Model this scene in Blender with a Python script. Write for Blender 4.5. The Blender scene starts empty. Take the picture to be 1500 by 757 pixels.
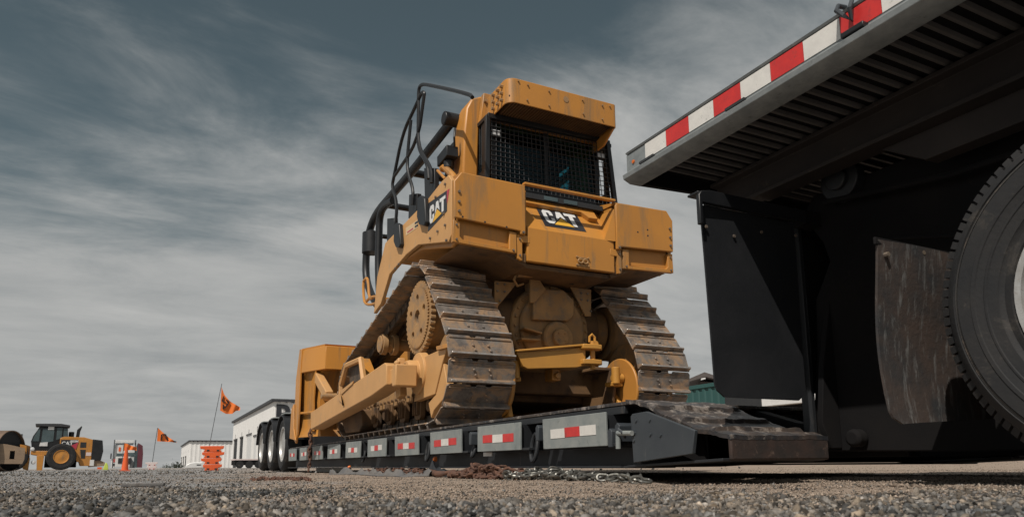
import bpy, bmesh, math, random
import numpy as np
from mathutils import Vector, Matrix, noise as mn

random.seed(7); rng = np.random.default_rng(7)
S = bpy.context.scene
# ------------------------------------------------------------------ camera
# World frame: X across the bulldozer, Y along it, Z up; camera at the origin, 9 cm above the yard.
RM = np.array([[0.89173737, -0.06935735, -0.44720691],
               [-0.45246223, -0.1564589, -0.87795133],
               [-0.00907712, 0.98524625, -0.17090183]])
FPX, CX, CY = 1038.106, 750.0, 500.0
cam_d = bpy.data.cameras.new('camera'); cam = bpy.data.objects.new('camera', cam_d)
S.collection.objects.link(cam); S.camera = cam
Mx = Matrix([list(map(float, r)) for r in RM]).to_4x4(); cam.matrix_world = Mx
cam_d.sensor_width = 36; cam_d.lens = FPX / 1500 * 36; cam_d.shift_y = 121.5 / 1500
cam_d.clip_start = 0.02; cam_d.clip_end = 6000
cam_d.dof.use_dof = True; cam_d.dof.focus_distance = 5.0; cam_d.dof.aperture_fstop = 8.0

# ------------------------------------------------------------------ light
SUN_DIR = Vector((-0.66, -0.50, 1.0)).normalized()          # towards the sun
el = math.asin(SUN_DIR.z); az = math.atan2(SUN_DIR.x, SUN_DIR.y)
sl = bpy.data.lights.new('sun', 'SUN'); sun = bpy.data.objects.new('sun', sl); S.collection.objects.link(sun)
sl.energy = 5.0; sl.angle = math.radians(0.5); sl.color = (1.0, 0.93, 0.84)
sun.rotation_euler = SUN_DIR.to_track_quat('Z', 'Y').to_euler()
w = bpy.data.worlds.new("World"); S.world = w; w.use_nodes = True
nt = w.node_tree; N = nt.nodes; L = nt.links; N.clear()
def nd(nt_, t, **kw):
    n = nt_.nodes.new(t)
    for k, v in kw.items():
        if k == 'ins':
            for i, x in v.items(): n.inputs[i].default_value = x
        else: setattr(n, k, v)
    return n
out = nd(nt, 'ShaderNodeOutputWorld'); bg = nd(nt, 'ShaderNodeBackground'); L.new(bg.outputs[0], out.inputs[0])
bg.inputs[1].default_value = 0.10
sky = nd(nt, 'ShaderNodeTexSky', sky_type='NISHITA', sun_disc=False)
sky.sun_elevation = el; sky.sun_rotation = az; sky.air_density = 1.0; sky.dust_density = 0.6; sky.ozone_density = 2.0
hs = nd(nt, 'ShaderNodeHueSaturation', ins={'Saturation': 0.62, 'Value': 0.56, 'Hue': 0.452}); L.new(sky.outputs[0], hs.inputs['Color'])
tc = nd(nt, 'ShaderNodeTexCoord'); sx = nd(nt, 'ShaderNodeSeparateXYZ'); L.new(tc.outputs['Generated'], sx.inputs[0])
def math_n(op, a, b=None, nt_=nt, clamp=False):
    m = nd(nt_, 'ShaderNodeMath', operation=op, use_clamp=clamp)
    for i, v in enumerate((a, b)):
        if v is None: continue
        if isinstance(v, (int, float)): m.inputs[i].default_value = v
        else: nt_.links.new(v, m.inputs[i])
    return m.outputs[0]
zc = math_n('ADD', math_n('MAXIMUM', sx.outputs[2], 0.0), 0.22)
u = math_n('DIVIDE', sx.outputs[0], zc); v = math_n('DIVIDE', sx.outputs[1], zc)
cb = nd(nt, 'ShaderNodeCombineXYZ'); L.new(u, cb.inputs[0]); L.new(v, cb.inputs[1])
mp = nd(nt, 'ShaderNodeMapping'); mp.inputs['Rotation'].default_value = (0, 0, math.radians(78)); mp.inputs['Scale'].default_value = (0.62, 1.35, 1)
mp.inputs['Location'].default_value = (-8.1, -6.2, 0)
L.new(cb.outputs[0], mp.inputs[0])
n1 = nd(nt, 'ShaderNodeTexNoise', ins={'Scale': 0.60, 'Detail': 9.0, 'Roughness': 0.50, 'Distortion': 0.5}); L.new(mp.outputs[0], n1.inputs['Vector'])
n2 = nd(nt, 'ShaderNodeTexNoise', ins={'Scale': 2.7, 'Detail': 9.0, 'Roughness': 0.63, 'Distortion': 0.35}); L.new(mp.outputs[0], n2.inputs['Vector'])
cl = math_n('ADD', math_n('MULTIPLY', n1.outputs[0], 0.82), math_n('MULTIPLY', n2.outputs[0], 0.33))
low = nd(nt, 'ShaderNodeMapRange', ins={1: 0.08, 2: 0.52, 3: 0.25, 4: 0.0}); L.new(sx.outputs[2], low.inputs[0])
cl = math_n('ADD', cl, low.outputs[0])
mr = nd(nt, 'ShaderNodeMapRange', interpolation_type='SMOOTHSTEP', ins={1: 0.465, 2: 0.70, 3: 0.0, 4: 0.96}); L.new(cl, mr.inputs[0])
ccr = nd(nt, 'ShaderNodeMix', data_type='RGBA'); L.new(n2.outputs[0], ccr.inputs[0])
ccr.inputs[6].default_value = (2.9, 3.2, 3.35, 1); ccr.inputs[7].default_value = (8.0, 7.9, 7.6, 1)
mx = nd(nt, 'ShaderNodeMix', data_type='RGBA'); L.new(mr.outputs[0], mx.inputs[0]); L.new(hs.outputs[0], mx.inputs[6]); L.new(ccr.outputs[2], mx.inputs[7])
L.new(mx.outputs[2], bg.inputs[0])
S.view_settings.view_transform = 'Standard'; S.view_settings.look = 'None'; S.view_settings.gamma = 1.0
S.view_settings.exposure = -0.47
S.cycles.max_bounces = 6; S.cycles.diffuse_bounces = 1

# ------------------------------------------------------------------ measuring helpers (pixel -> point on a real plane)
def ray(px, py):
    return RM @ np.array([px - CX, -(py - CY), -FPX])
def on(axis, val, px, py):
    d = ray(px, py); return Vector([float(c) for c in d * (val / d[axis])])
def onX(X, *pts): return [on(0, X, *p) for p in pts]
def onY(Y, *pts): return [on(1, Y, *p) for p in pts]
GZ = -0.09
def place(px, depth):
    yh = 685 - 0.00923 * (px - 215)
    q = ray(px, yh) * depth / FPX
    return Vector((float(q[0]), float(q[1]), GZ))

# ------------------------------------------------------------------ materials
def principled(name):
    m = bpy.data.materials.new(name); m.use_nodes = True; t = m.node_tree
    return m, t, t.nodes['Principled BSDF']
def c4(c): return (c[0], c[1], c[2], 1)
def mat(name, col, col2=None, rough=0.5, metal=0.0, scale=3.0, bump=0.1, bscale=60.0, wear=None, wearamt=0.5, wscale=9.0, streak=False, spec=0.5, objrand=0.0, clump=(0.35, 0.65)):
    m, t, b = principled(name)
    tcn = nd(t, 'ShaderNodeTexCoord'); vec = tcn.outputs['Object']
    if objrand:
        oi = nd(t, 'ShaderNodeObjectInfo'); va = nd(t, 'ShaderNodeVectorMath', operation='ADD')
        sc_ = nd(t, 'ShaderNodeVectorMath', operation='SCALE'); sc_.inputs['Scale'].default_value = 37.0
        cbn = nd(t, 'ShaderNodeCombineXYZ')
        for i in range(3): t.links.new(oi.outputs['Random'], cbn.inputs[i])
        t.links.new(cbn.outputs[0], sc_.inputs[0]); t.links.new(sc_.outputs[0], va.inputs[0]); t.links.new(vec, va.inputs[1]); vec = va.outputs[0]
    n = nd(t, 'ShaderNodeTexNoise', ins={'Scale': scale, 'Detail': 6.0, 'Roughness': 0.6}); t.links.new(vec, n.inputs['Vector'])
    r = nd(t, 'ShaderNodeMapRange', ins={1: clump[0], 2: clump[1]}); t.links.new(n.outputs[0], r.inputs[0])
    mixc = nd(t, 'ShaderNodeMix', data_type='RGBA'); t.links.new(r.outputs[0], mixc.inputs[0])
    mixc.inputs[6].default_value = c4(col); mixc.inputs[7].default_value = c4(col2 or [x * 0.85 for x in col])
    cur = mixc.outputs[2]; rsock = None
    if wear:
        wv = vec
        if streak:
            mpn = nd(t, 'ShaderNodeMapping'); mpn.inputs['Scale'].default_value = (1, 1, 0.14); t.links.new(vec, mpn.inputs[0]); wv = mpn.outputs[0]
        wn = nd(t, 'ShaderNodeTexNoise', ins={'Scale': wscale, 'Detail': 9.0, 'Roughness': 0.72, 'Distortion': 0.4}); t.links.new(wv, wn.inputs['Vector'])
        wr = nd(t, 'ShaderNodeMapRange', ins={1: 0.72 - 0.3 * wearamt, 2: 0.84 - 0.3 * wearamt, 3: 0.0, 4: 0.85}); t.links.new(wn.outputs[0], wr.inputs[0])
        mw = nd(t, 'ShaderNodeMix', data_type='RGBA'); t.links.new(wr.outputs[0], mw.inputs[0]); t.links.new(cur, mw.inputs[6]); mw.inputs[7].default_value = c4(wear)
        cur = mw.outputs[2]; rsock = wr.outputs[0]
    t.links.new(cur, b.inputs['Base Color'])
    b.inputs['Metallic'].default_value = metal
    rn = nd(t, 'ShaderNodeMapRange', ins={3: max(0.05, rough - 0.1), 4: min(1, rough + 0.15)}); t.links.new(n.outputs[0], rn.inputs[0]); t.links.new(rn.outputs[0], b.inputs['Roughness'])
    b.inputs['Specular IOR Level'].default_value = spec
    if bump:
        bn = nd(t, 'ShaderNodeTexNoise', ins={'Scale': bscale, 'Detail': 4.0, 'Roughness': 0.6}); t.links.new(vec, bn.inputs['Vector'])
        bp = nd(t, 'ShaderNodeBump', ins={'Strength': bump, 'Distance': 0.004}); t.links.new(bn.outputs[0], bp.inputs['Height']); t.links.new(bp.outputs[0], b.inputs['Normal'])
    return m
M = {}
M['yellow_side'] = mat('dusty_tan_yellow_paint', (0.62, 0.34, 0.13), (0.53, 0.29, 0.115), 0.55, wear=(0.42, 0.28, 0.16), wearamt=0.5, wscale=6, scale=2.0, bump=0.06, bscale=50)
M['shaded_grime'] = mat('shaded_grimy_yellow', (0.19, 0.105, 0.045), (0.11, 0.062, 0.032), 0.75, wear=(0.06, 0.042, 0.03), wearamt=0.65, wscale=6, bump=0.25, bscale=60, scale=3)  # yellow darkened to stand in for underside shade, along with some grime
M['yellow'] = mat('machine_yellow_paint', (0.57, 0.248, 0.045), (0.49, 0.216, 0.045), 0.42, wear=(0.30, 0.175, 0.08), wearamt=0.66, wscale=5, streak=True, scale=1.4, bump=0.04, bscale=40)
M['yellow_dusty'] = mat('dusty_yellow_paint', (0.44, 0.25, 0.10), (0.33, 0.19, 0.085), 0.7, wear=(0.24, 0.17, 0.11), wearamt=0.75, wscale=8, bump=0.2, bscale=80, scale=5)
M['orange_arm'] = mat('fresh_yellow_paint', (0.58, 0.28, 0.05), (0.50, 0.24, 0.05), 0.4, wear=(0.4, 0.25, 0.1), wearamt=0.3, bump=0.05)
M['shoe'] = mat('worn_track_steel', (0.27, 0.235, 0.205), (0.15, 0.13, 0.118), 0.42, 0.35, scale=11, bump=0.6, bscale=70, wear=(0.44, 0.28, 0.165), wearamt=0.85, wscale=6, objrand=1, clump=(0.4, 0.62))
M['shoe_edge'] = mat('polished_track_steel', (0.62, 0.58, 0.54), (0.36, 0.30, 0.26), 0.32, 0.6, scale=25, bump=0.3, objrand=1)
M['chain_link'] = mat('greasy_track_link', (0.12, 0.085, 0.06), (0.06, 0.05, 0.04), 0.6, 0.3, scale=12, bump=0.4, wear=(0.3, 0.19, 0.1), wearamt=0.55)
M['black'] = mat('black_paint', (0.009, 0.010, 0.012), (0.014, 0.015, 0.017), 0.42, bump=0.05, wear=(0.08, 0.075, 0.07), wearamt=0.2, wscale=18)
M['blackmat'] = mat('black_chassis', (0.006, 0.006, 0.007), (0.011, 0.010, 0.010), 0.85, bump=0.2, wear=(0.028, 0.023, 0.02), wearamt=0.3, spec=0.2)
M['trailer'] = mat('trailer_black_paint', (0.014, 0.016, 0.019), (0.024, 0.026, 0.029), 0.5, bump=0.15, wear=(0.11, 0.09, 0.075), wearamt=0.35, wscale=14, streak=True)
M['sideplate'] = mat('dark_slate_steel', (0.035, 0.042, 0.050), (0.05, 0.058, 0.066), 0.5, bump=0.15, wear=(0.13, 0.13, 0.125), wearamt=0.3, wscale=26, streak=True)
M['grey_plate'] = mat('weathered_grey_steel', (0.20, 0.225, 0.225), (0.27, 0.285, 0.275), 0.6, 0.0, scale=9, bump=0.2, wear=(0.11, 0.12, 0.115), wearamt=0.45, wscale=16, objrand=1)
M['deckplate'] = mat('rusty_worn_deck_steel', (0.035, 0.038, 0.044), (0.10, 0.075, 0.06), 0.5, 0.3, scale=9, bump=0.8, bscale=45, wear=(0.40, 0.35, 0.31), wearamt=0.66, wscale=13)
M['nose'] = mat('rusty_nose_steel', (0.032, 0.028, 0.027), (0.055, 0.036, 0.030), 0.7, 0.2, scale=12, bump=0.5, wear=(0.2, 0.14, 0.11), wearamt=0.42, wscale=22)
M['alu'] = mat('aluminium_rail', (0.31, 0.33, 0.33), (0.22, 0.24, 0.245), 0.5, 0.35, scale=14, bump=0.25, wear=(0.12, 0.125, 0.125), wearamt=0.42, wscale=25)
M['rib'] = mat('deck_underside_metal', (0.15, 0.14, 0.135), (0.10, 0.095, 0.09), 0.65, 0.2, bump=0.2)
M['beam'] = mat('deck_beam_primer', (0.030, 0.023, 0.020), (0.020, 0.016, 0.015), 0.7, 0.0, bump=0.2, wear=(0.13, 0.09, 0.07), wearamt=0.3)
M['red'] = mat('red_reflective_tape', (0.62, 0.035, 0.03), (0.52, 0.03, 0.03), 0.35, scale=20, bump=0.1, wear=(0.22, 0.05, 0.045), wearamt=0.46, wscale=22, objrand=1)
M['white_tape'] = mat('white_reflective_tape', (0.72, 0.70, 0.66), (0.64, 0.62, 0.59), 0.4, scale=18, bump=0.1, wear=(0.20, 0.22, 0.20), wearamt=0.40, wscale=22, objrand=1)
M['tyre'] = mat('tyre_rubber', (0.020, 0.021, 0.023), (0.030, 0.029, 0.029), 0.7, bump=0.35, bscale=50, scale=6, wear=(0.085, 0.075, 0.065), wearamt=0.5, wscale=6, spec=0.3)
M['scuff'] = mat('dusty_scuffed_rubber', (0.05, 0.047, 0.044), (0.028, 0.027, 0.027), 0.85, bump=0.3, scale=4, wear=(0.20, 0.15, 0.11), wearamt=0.6, wscale=5)
M['rim'] = mat('worn_aluminium_rim', (0.55, 0.55, 0.54), (0.40, 0.39, 0.37), 0.42, 0.45, scale=14, bump=0.15, wear=(0.22, 0.16, 0.12), wearamt=0.5, wscale=16)
M['flap_new'] = mat('black_rubber_flap', (0.012, 0.0135, 0.016), (0.018, 0.019, 0.022), 0.6, bump=0.15, wear=(0.07, 0.075, 0.08), wearamt=0.22, wscale=30, spec=0.35)
M['flap_old'] = mat('weathered_rubber_flap', (0.030, 0.031, 0.033), (0.065, 0.045, 0.036), 0.8, bump=0.6, bscale=40, scale=8, wear=(0.16, 0.16, 0.155), wearamt=0.62, wscale=46, streak=True)
M['bolt'] = mat('bolt_steel', (0.30, 0.24, 0.18), (0.17, 0.14, 0.12), 0.5, 0.5, scale=30, bump=0.2)
M['bright'] = mat('zinc_chain_steel', (0.24, 0.235, 0.21), (0.07, 0.07, 0.068), 0.40, 0.6, scale=30, bump=0.15, objrand=1)
M['rust'] = mat('rusty_chain_steel', (0.15, 0.072, 0.045), (0.085, 0.05, 0.04), 0.8, 0.1, scale=25, bump=0.6, wear=(0.28, 0.14, 0.08), wearamt=0.5, wscale=40, objrand=1)
M['cloth'] = mat('dirty_grey_tarp', (0.115, 0.115, 0.118), (0.16, 0.15, 0.14), 0.9, bump=0.5, bscale=120, scale=9, wear=(0.07, 0.055, 0.05), wearamt=0.55)
M['white'] = mat('white_cladding', (0.84, 0.83, 0.81), (0.79, 0.78, 0.76), 0.6, scale=0.6, bump=0.0, wear=(0.58, 0.57, 0.55), wearamt=0.3, wscale=0.8, streak=True)
M['white_vehicle'] = mat('white_vehicle_paint', (0.72, 0.72, 0.71), (0.64, 0.64, 0.63), 0.35, bump=0.0)
M['trim'] = mat('dark_trim', (0.03, 0.032, 0.036), (0.045, 0.046, 0.05), 0.6, bump=0.0)
M['opening'] = mat('dark_interior', (0.02, 0.022, 0.025), (0.03, 0.032, 0.035), 0.8, bump=0.0)
M['orange'] = mat('orange_plastic', (0.80, 0.13, 0.03), (0.70, 0.11, 0.03), 0.5, bump=0.1, wear=(0.55, 0.16, 0.08), wearamt=0.4)
M['flag'] = mat('orange_flag_cloth', (0.80, 0.19, 0.03), (0.74, 0.17, 0.03), 0.8, bump=0.1)
M['flagblack'] = mat('flag_print_black', (0.02, 0.015, 0.015), None, 0.8, bump=0.0)
M['pinkwhite'] = mat('faded_white_plastic', (0.72, 0.62, 0.60), (0.66, 0.54, 0.52), 0.6, bump=0.1)
M['redplastic'] = mat('faded_red_plastic', (0.45, 0.09, 0.08), None, 0.6, bump=0.1)
M['lime'] = mat('lime_plastic', (0.60, 0.72, 0.12), None, 0.6, bump=0.1)
M['maroon'] = mat('maroon_paint', (0.13, 0.03, 0.045), (0.10, 0.025, 0.035), 0.5, bump=0.05)
M['teal'] = mat('teal_container_paint', (0.022, 0.085, 0.08), (0.025, 0.075, 0.072), 0.6, scale=1, bump=0.05, wear=(0.08, 0.09, 0.08), wearamt=0.3)
M['brownroof'] = mat('brown_roof', (0.09, 0.075, 0.07), None, 0.7, bump=0.1)
M['roller'] = mat('dusty_roller_paint', (0.34, 0.24, 0.155), (0.26, 0.185, 0.13), 0.75, bump=0.2, scale=2, wear=(0.18, 0.13, 0.1), wearamt=0.4)
M['rollerdrum'] = mat('rusty_drum_steel', (0.22, 0.15, 0.10), (0.15, 0.10, 0.075), 0.6, 0.3, bump=0.3, scale=4)
M['amber'] = mat('amber_lens', (0.75, 0.17, 0.02), None, 0.25, bump=0.0)
M['pole'] = mat('grey_fibre_pole', (0.12, 0.13, 0.14), None, 0.5, bump=0.0)
M['bush'] = mat('far_bush', (0.025, 0.035, 0.022), (0.04, 0.05, 0.03), 0.9, bump=0.3)
M['seat'] = mat('black_seat_fabric', (0.02, 0.02, 0.022), None, 0.9, bump=0.2)
M['decal_black'] = mat('decal_black', (0.022, 0.024, 0.030), (0.03, 0.032, 0.038), 0.4, bump=0.0)
M['decal_white'] = mat('decal_white', (0.78, 0.78, 0.76), (0.66, 0.66, 0.66), 0.4, scale=12, bump=0.0)
M['decal_yellow'] = mat('decal_yellow', (0.85, 0.47, 0.05), None, 0.4, bump=0.0)
M['decal_red'] = mat('decal_red', (0.50, 0.05, 0.08), None, 0.4, bump=0.0)
M['decal_cream'] = mat('decal_cream', (0.72, 0.52, 0.30), None, 0.5, bump=0.0)
M['lamp'] = mat('work_lamp_lens', (0.70, 0.71, 0.72), None, 0.15, bump=0.0)
def glass(name, col, alpha):
    m, t, b = principled(name)
    o = t.nodes['Material Output']; tr = nd(t, 'ShaderNodeBsdfTransparent'); tr.inputs[0].default_value = c4(col)
    gl = nd(t, 'ShaderNodeBsdfGlossy', ins={'Roughness': 0.03}); gl.inputs[0].default_value = (0.9, 0.9, 0.9, 1)
    mxs = nd(t, 'ShaderNodeMixShader'); mxs.inputs[0].default_value = alpha
    t.links.new(tr.outputs[0], mxs.inputs[1]); t.links.new(gl.outputs[0], mxs.inputs[2]); t.links.new(mxs.outputs[0], o.inputs[0])
    return m
M['glass'] = glass('tinted_cab_glass', (0.36, 0.62, 0.66), 0.025)
M['darkglass'] = mat('dark_window_glass', (0.05, 0.075, 0.08), (0.10, 0.14, 0.15), 0.1, scale=0.8, bump=0.0)

# ------------------------------------------------------------------ mesh builder
class MB:
    def __init__(s): s.v = []; s.f = []
    def add(s, vs, fs):
        o = len(s.v); s.v += [tuple(map(float, p)) for p in vs]; s.f += [tuple(i + o for i in f) for f in fs]; return s
    def box(s, x0, x1, y0, y1, z0, z1):
        return s.add([(x0,y0,z0),(x1,y0,z0),(x1,y1,z0),(x0,y1,z0),(x0,y0,z1),(x1,y0,z1),(x1,y1,z1),(x0,y1,z1)],
                     [(0,3,2,1),(4,5,6,7),(0,1,5,4),(1,2,6,5),(2,3,7,6),(3,0,4,7)])
    def ext(s, pts, vec):
        n = len(pts); vec = Vector(vec); pts = [Vector(p) for p in pts]
        return s.add(pts + [p + vec for p in pts], [tuple(range(n))[::-1], tuple(range(n, 2*n))] + [(i, (i+1) % n, (i+1) % n + n, i + n) for i in range(n)])
    def prism(s, pts, axis, a, b):
        P = []
        for p, q in pts: P.append({0: (a, p, q), 1: (p, a, q), 2: (p, q, a)}[axis])
        vec = [0, 0, 0]; vec[axis] = b - a
        return s.ext(P, vec)
    def obox(s, p0, p1, wx, wz, up=(0, 0, 1)):                   # beam between two points
        p0, p1 = Vector(p0), Vector(p1); d = (p1 - p0).normalized(); r = d.cross(Vector(up))
        if r.length < 1e-4: r = d.cross(Vector((1, 0, 0)))
        r.normalize(); q = r.cross(d)
        c = [p0 + r * a * wx / 2 + q * b * wz / 2 for a, b in ((-1,-1),(1,-1),(1,1),(-1,1))]
        return s.ext(c, p1 - p0)
    def cyl(s, p0, p1, r0, r1=None, n=20, cap=True):
        r1 = r0 if r1 is None else r1; p0, p1 = Vector(p0), Vector(p1); d = (p1 - p0).normalized()
        a = d.orthogonal().normalized(); b = d.cross(a)
        V = []
        for p, r in ((p0, r0), (p1, r1)):
            V += [p + (a * math.cos(t) + b * math.sin(t)) * r for t in [2 * math.pi * i / n for i in range(n)]]
        F = [(i, (i+1) % n, (i+1) % n + n, i + n) for i in range(n)]
        if cap: F += [tuple(range(n))[::-1], tuple(range(n, 2*n))]
        return s.add(V, F)
    def tube(s, pts, r, n=8, closed=False, rs=None):
        pts = [Vector(p) for p in pts]; m = len(pts); V = []; F = []
        t0 = (pts[1] - pts[0]).normalized(); a = t0.orthogonal().normalized()
        for i, p in enumerate(pts):
            if closed: t = (pts[(i+1) % m] - pts[i-1]).normalized()
            else: t = (pts[min(i+1, m-1)] - pts[max(i-1, 0)]).normalized()
            a = (a - t * a.dot(t)).normalized(); b = t.cross(a); rr = rs[i] if rs else r
            V += [p + (a * math.cos(2*math.pi*k/n) + b * math.sin(2*math.pi*k/n)) * rr for k in range(n)]
        for i in range(m if closed else m - 1):
            j = (i + 1) % m
            F += [(i*n + k, i*n + (k+1) % n, j*n + (k+1) % n, j*n + k) for k in range(n)]
        if not closed: F += [tuple(range(n))[::-1], tuple(range((m-1)*n, m*n))]
        return s.add(V, F)
    def lathe(s, prof, o, axis, n=48):                          # prof: (radius, height along axis), closed loop of the profile
        o = Vector(o); d = Vector(axis).normalized(); a = d.orthogonal().normalized(); b = d.cross(a); m = len(prof); V = []; F = []
        for i in range(n):
            t = 2*math.pi*i/n; e = a*math.cos(t) + b*math.sin(t)
            V += [o + e*r + d*h for r, h in prof]
        for i in range(n):
            j = (i+1) % n
            F += [(i*m+k, i*m+(k+1) % m, j*m+(k+1) % m, j*m+k) for k in range(m)]
        return s.add(V, F)
    def build(s, name, m, parent=None, label=None, cat=None, group=None, kind=None, bevel=0.0, smooth=True, seg=2, fixn=True):
        org = Vector((0, 0, 0)); p = parent
        while p is not None: org += p.location; p = p.parent
        me = bpy.data.meshes.new(name)
        me.from_pydata([(x-org.x, y-org.y, z-org.z) for x, y, z in s.v], [], s.f)
        if fixn:
            bm = bmesh.new(); bm.from_mesh(me); bmesh.ops.recalc_face_normals(bm, faces=bm.faces); bm.to_mesh(me); bm.free()
        me.materials.append(m if not isinstance(m, str) else M[m])
        if smooth:
            me.polygons.foreach_set('use_smooth', [True]*len(me.polygons)); me.set_sharp_from_angle(angle=math.radians(35))
        o = bpy.data.objects.new(name, me); S.collection.objects.link(o); o.parent = parent
        if bevel:
            bv = o.modifiers.new('bevel', 'BEVEL'); bv.width = bevel; bv.segments = seg; bv.limit_method = 'ANGLE'; bv.angle_limit = math.radians(40)
        if name in STUFFY and kind is None: kind = 'stuff'
        tag(o, label, cat, group, kind); return o
STUFFY = {'bolt', 'bolt_hole', 'trunnion_bolts', 'frame_bolts', 'case_bolts', 'post_bolts', 'track_chain', 'guard_mesh', 'roof_grille', 'barrier_slot', 'joint'}
def tag(o, label=None, cat=None, group=None, kind=None):
    for k, v_ in (('label', label), ('category', cat), ('group', group), ('kind', kind)):
        if v_: o[k] = v_
    return o
def empty(name, loc, label, cat, group=None):
    o = bpy.data.objects.new(name, None); S.collection.objects.link(o); o.location = loc; o.empty_display_size = 0.2
    return tag(o, label, cat, group)
def inst(o, parent, mw=None):
    c = o.copy(); S.collection.objects.link(c); c.parent = parent
    if mw is not None: c.matrix_local = mw
    return c
def move_tree(root, loc, rz, sc=1.0):
    root.location = loc; root.rotation_euler = (0, 0, rz); root.scale = (sc,)*3
def text_mb(txt, size, mapf, thick=0.002, off=0.0, sx_=1.0):
    cu = bpy.data.curves.new('lettering', 'FONT'); cu.body = txt; cu.size = size; cu.extrude = thick/2; cu.offset = off; cu.resolution_u = 3
    ob = bpy.data.objects.new('lettering', cu); S.collection.objects.link(ob)
    dg = bpy.context.evaluated_depsgraph_get(); me = bpy.data.meshes.new_from_object(ob.evaluated_get(dg))
    mb = MB(); mb.add([mapf(v_.co.x*sx_, v_.co.y, v_.co.z) for v_ in me.vertices], [tuple(p.vertices) for p in me.polygons])
    bpy.data.objects.remove(ob); bpy.data.meshes.remove(me); return mb
def bolt(mb, p, nrm, r=0.012, h=0.012):
    p = Vector(p); mb.cyl(p, p + Vector(nrm)*h, r, r*0.9, n=6); return mb

# ------------------------------------------------------------------ ground
def fbm(x, y, s, o=4):
    return mn.fractal(Vector((x*s, y*s, 3.1)), 0.9, 2.0, o)
fwd = Vector((0.447, 0.878)); rgt = Vector((0.892, -0.4525))
def sst(a, b, x):
    t = min(1, max(0, (x-a)/(b-a))); return t*t*(3-2*t)
def ground_h(x, y):
    r = math.hypot(x, y)
    h = GZ
    if r < 60:
        k = sst(0.35, 1.2, r)
        h += 0.009*fbm(x, y, 0.9, 3)*k + 0.008*fbm(x+7, y, 3.5, 5)*k*sst(9, 3, r)
    # the yard climbs gently behind the trailers on the right
    if y > -20: h += 0.27*sst(6.5, 14.5, x) * sst(60, 40, r)
    # low sandy hump near the wheel
    h += 0.016*math.exp(-(((x-2.02)/0.35)**2 + ((y-1.25)/0.5)**2))
    if 15 < r < 90: h += 0.03*fbm(x, y, 0.07, 2)*sst(15, 30, r)
    return h
def sandiness(x, y):
    d = x*fwd.x + y*fwd.y; l = x*rgt.x + y*rgt.y
    pxl = l/max(d, 0.05)                      # sideways slope from the camera spot
    n_ = fbm(x, y, 1.3, 3)*0.5
    a = sst(1.75, 2.25, d + n_*1.1) * sst(-0.48, -0.22, pxl + n_*0.25 + 0.03*max(0, 3-d))
    b = sst(1.45, 2.0, d + n_*0.7) * sst(0.28, 0.42, pxl)
    return max(a, b)
rad = [0.25*1.028**i for i in range(330)]; NA = 540
vs = [(0, 0, GZ)]; sand = [0.0]; fs = []
for r in rad:
    for k in range(NA):
        a = 2*math.pi*k/NA; x, y = r*math.cos(a), r*math.sin(a)
        front = (x*fwd.x + y*fwd.y) > 0 and r < 90
        vs.append((x, y, ground_h(x, y) if front else GZ + (0.27*sst(6.5, 14.5, x)*sst(60, 40, r) if y > -20 else 0))); sand.append(sandiness(x, y) if front and r < 40 else 0.3)
for k in range(NA): fs.append((0, 1+k, 1+(k+1) % NA))
for i in range(len(rad)-1):
    b0, b1 = 1+i*NA, 1+(i+1)*NA
    for k in range(NA):
        k2 = (k+1) % NA; fs.append((b0+k, b1+k, b1+k2, b0+k2))
gm = bpy.data.meshes.new('ground'); gm.from_pydata(vs, [], fs)
at = gm.attributes.new('sand', 'FLOAT', 'POINT'); at.data.foreach_set('value', sand)
gm.polygons.foreach_set('use_smooth', [True]*len(gm.polygons))
m, t, b = principled('yard_dirt_and_gravel')
tcn = nd(t, 'ShaderNodeTexCoord'); an = nd(t, 'ShaderNodeAttribute', attribute_name='sand')
na = nd(t, 'ShaderNodeTexNoise', ins={'Scale': 3.0, 'Detail': 8.0, 'Roughness': 0.7}); nb = nd(t, 'ShaderNodeTexNoise', ins={'Scale': 90.0, 'Detail': 5.0, 'Roughness': 0.7})
vo = nd(t, 'ShaderNodeTexVoronoi', ins={'Scale': 75.0}); vo2 = nd(t, 'ShaderNodeTexVoronoi', ins={'Scale': 28.0})
for q in (na, nb, vo, vo2): t.links.new(tcn.outputs['Object'], q.inputs['Vector'])
g1 = nd(t, 'ShaderNodeMix', data_type='RGBA'); t.links.new(na.outputs[0], g1.inputs[0]); g1.inputs[6].default_value = (0.15, 0.128, 0.11, 1); g1.inputs[7].default_value = (0.26, 0.225, 0.195, 1)
g2 = nd(t, 'ShaderNodeMix', data_type='RGBA'); t.links.new(nb.outputs[0], g2.inputs[0]); g2.inputs[6].default_value = (0.30, 0.235, 0.185, 1); g2.inputs[7].default_value = (0.48, 0.385, 0.31, 1)
gv = nd(t, 'ShaderNodeMix', data_type='RGBA', blend_type='MULTIPLY'); gv.inputs[0].default_value = 0.55; t.links.new(g1.outputs[2], gv.inputs[6]); t.links.new(vo.outputs['Color'], gv.inputs[7])
hsv = nd(t, 'ShaderNodeHueSaturation', ins={'Saturation': 0.12, 'Value': 1.9}); t.links.new(gv.outputs[2], hsv.inputs['Color'])
gx = nd(t, 'ShaderNodeMix', data_type='RGBA'); t.links.new(an.outputs['Fac'], gx.inputs[0]); t.links.new(hsv.outputs[0], gx.inputs[6]); t.links.new(g2.outputs[2], gx.inputs[7])
t.links.new(gx.outputs[2], b.inputs['Base Color']); b.inputs['Roughness'].default_value = 0.95; b.inputs['Specular IOR Level'].default_value = 0.15
ad = math_n('ADD', math_n('MULTIPLY', vo2.outputs['Distance'], 0.5, t), math_n('ADD', vo.outputs['Distance'], nb.outputs[0], t), t)
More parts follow.
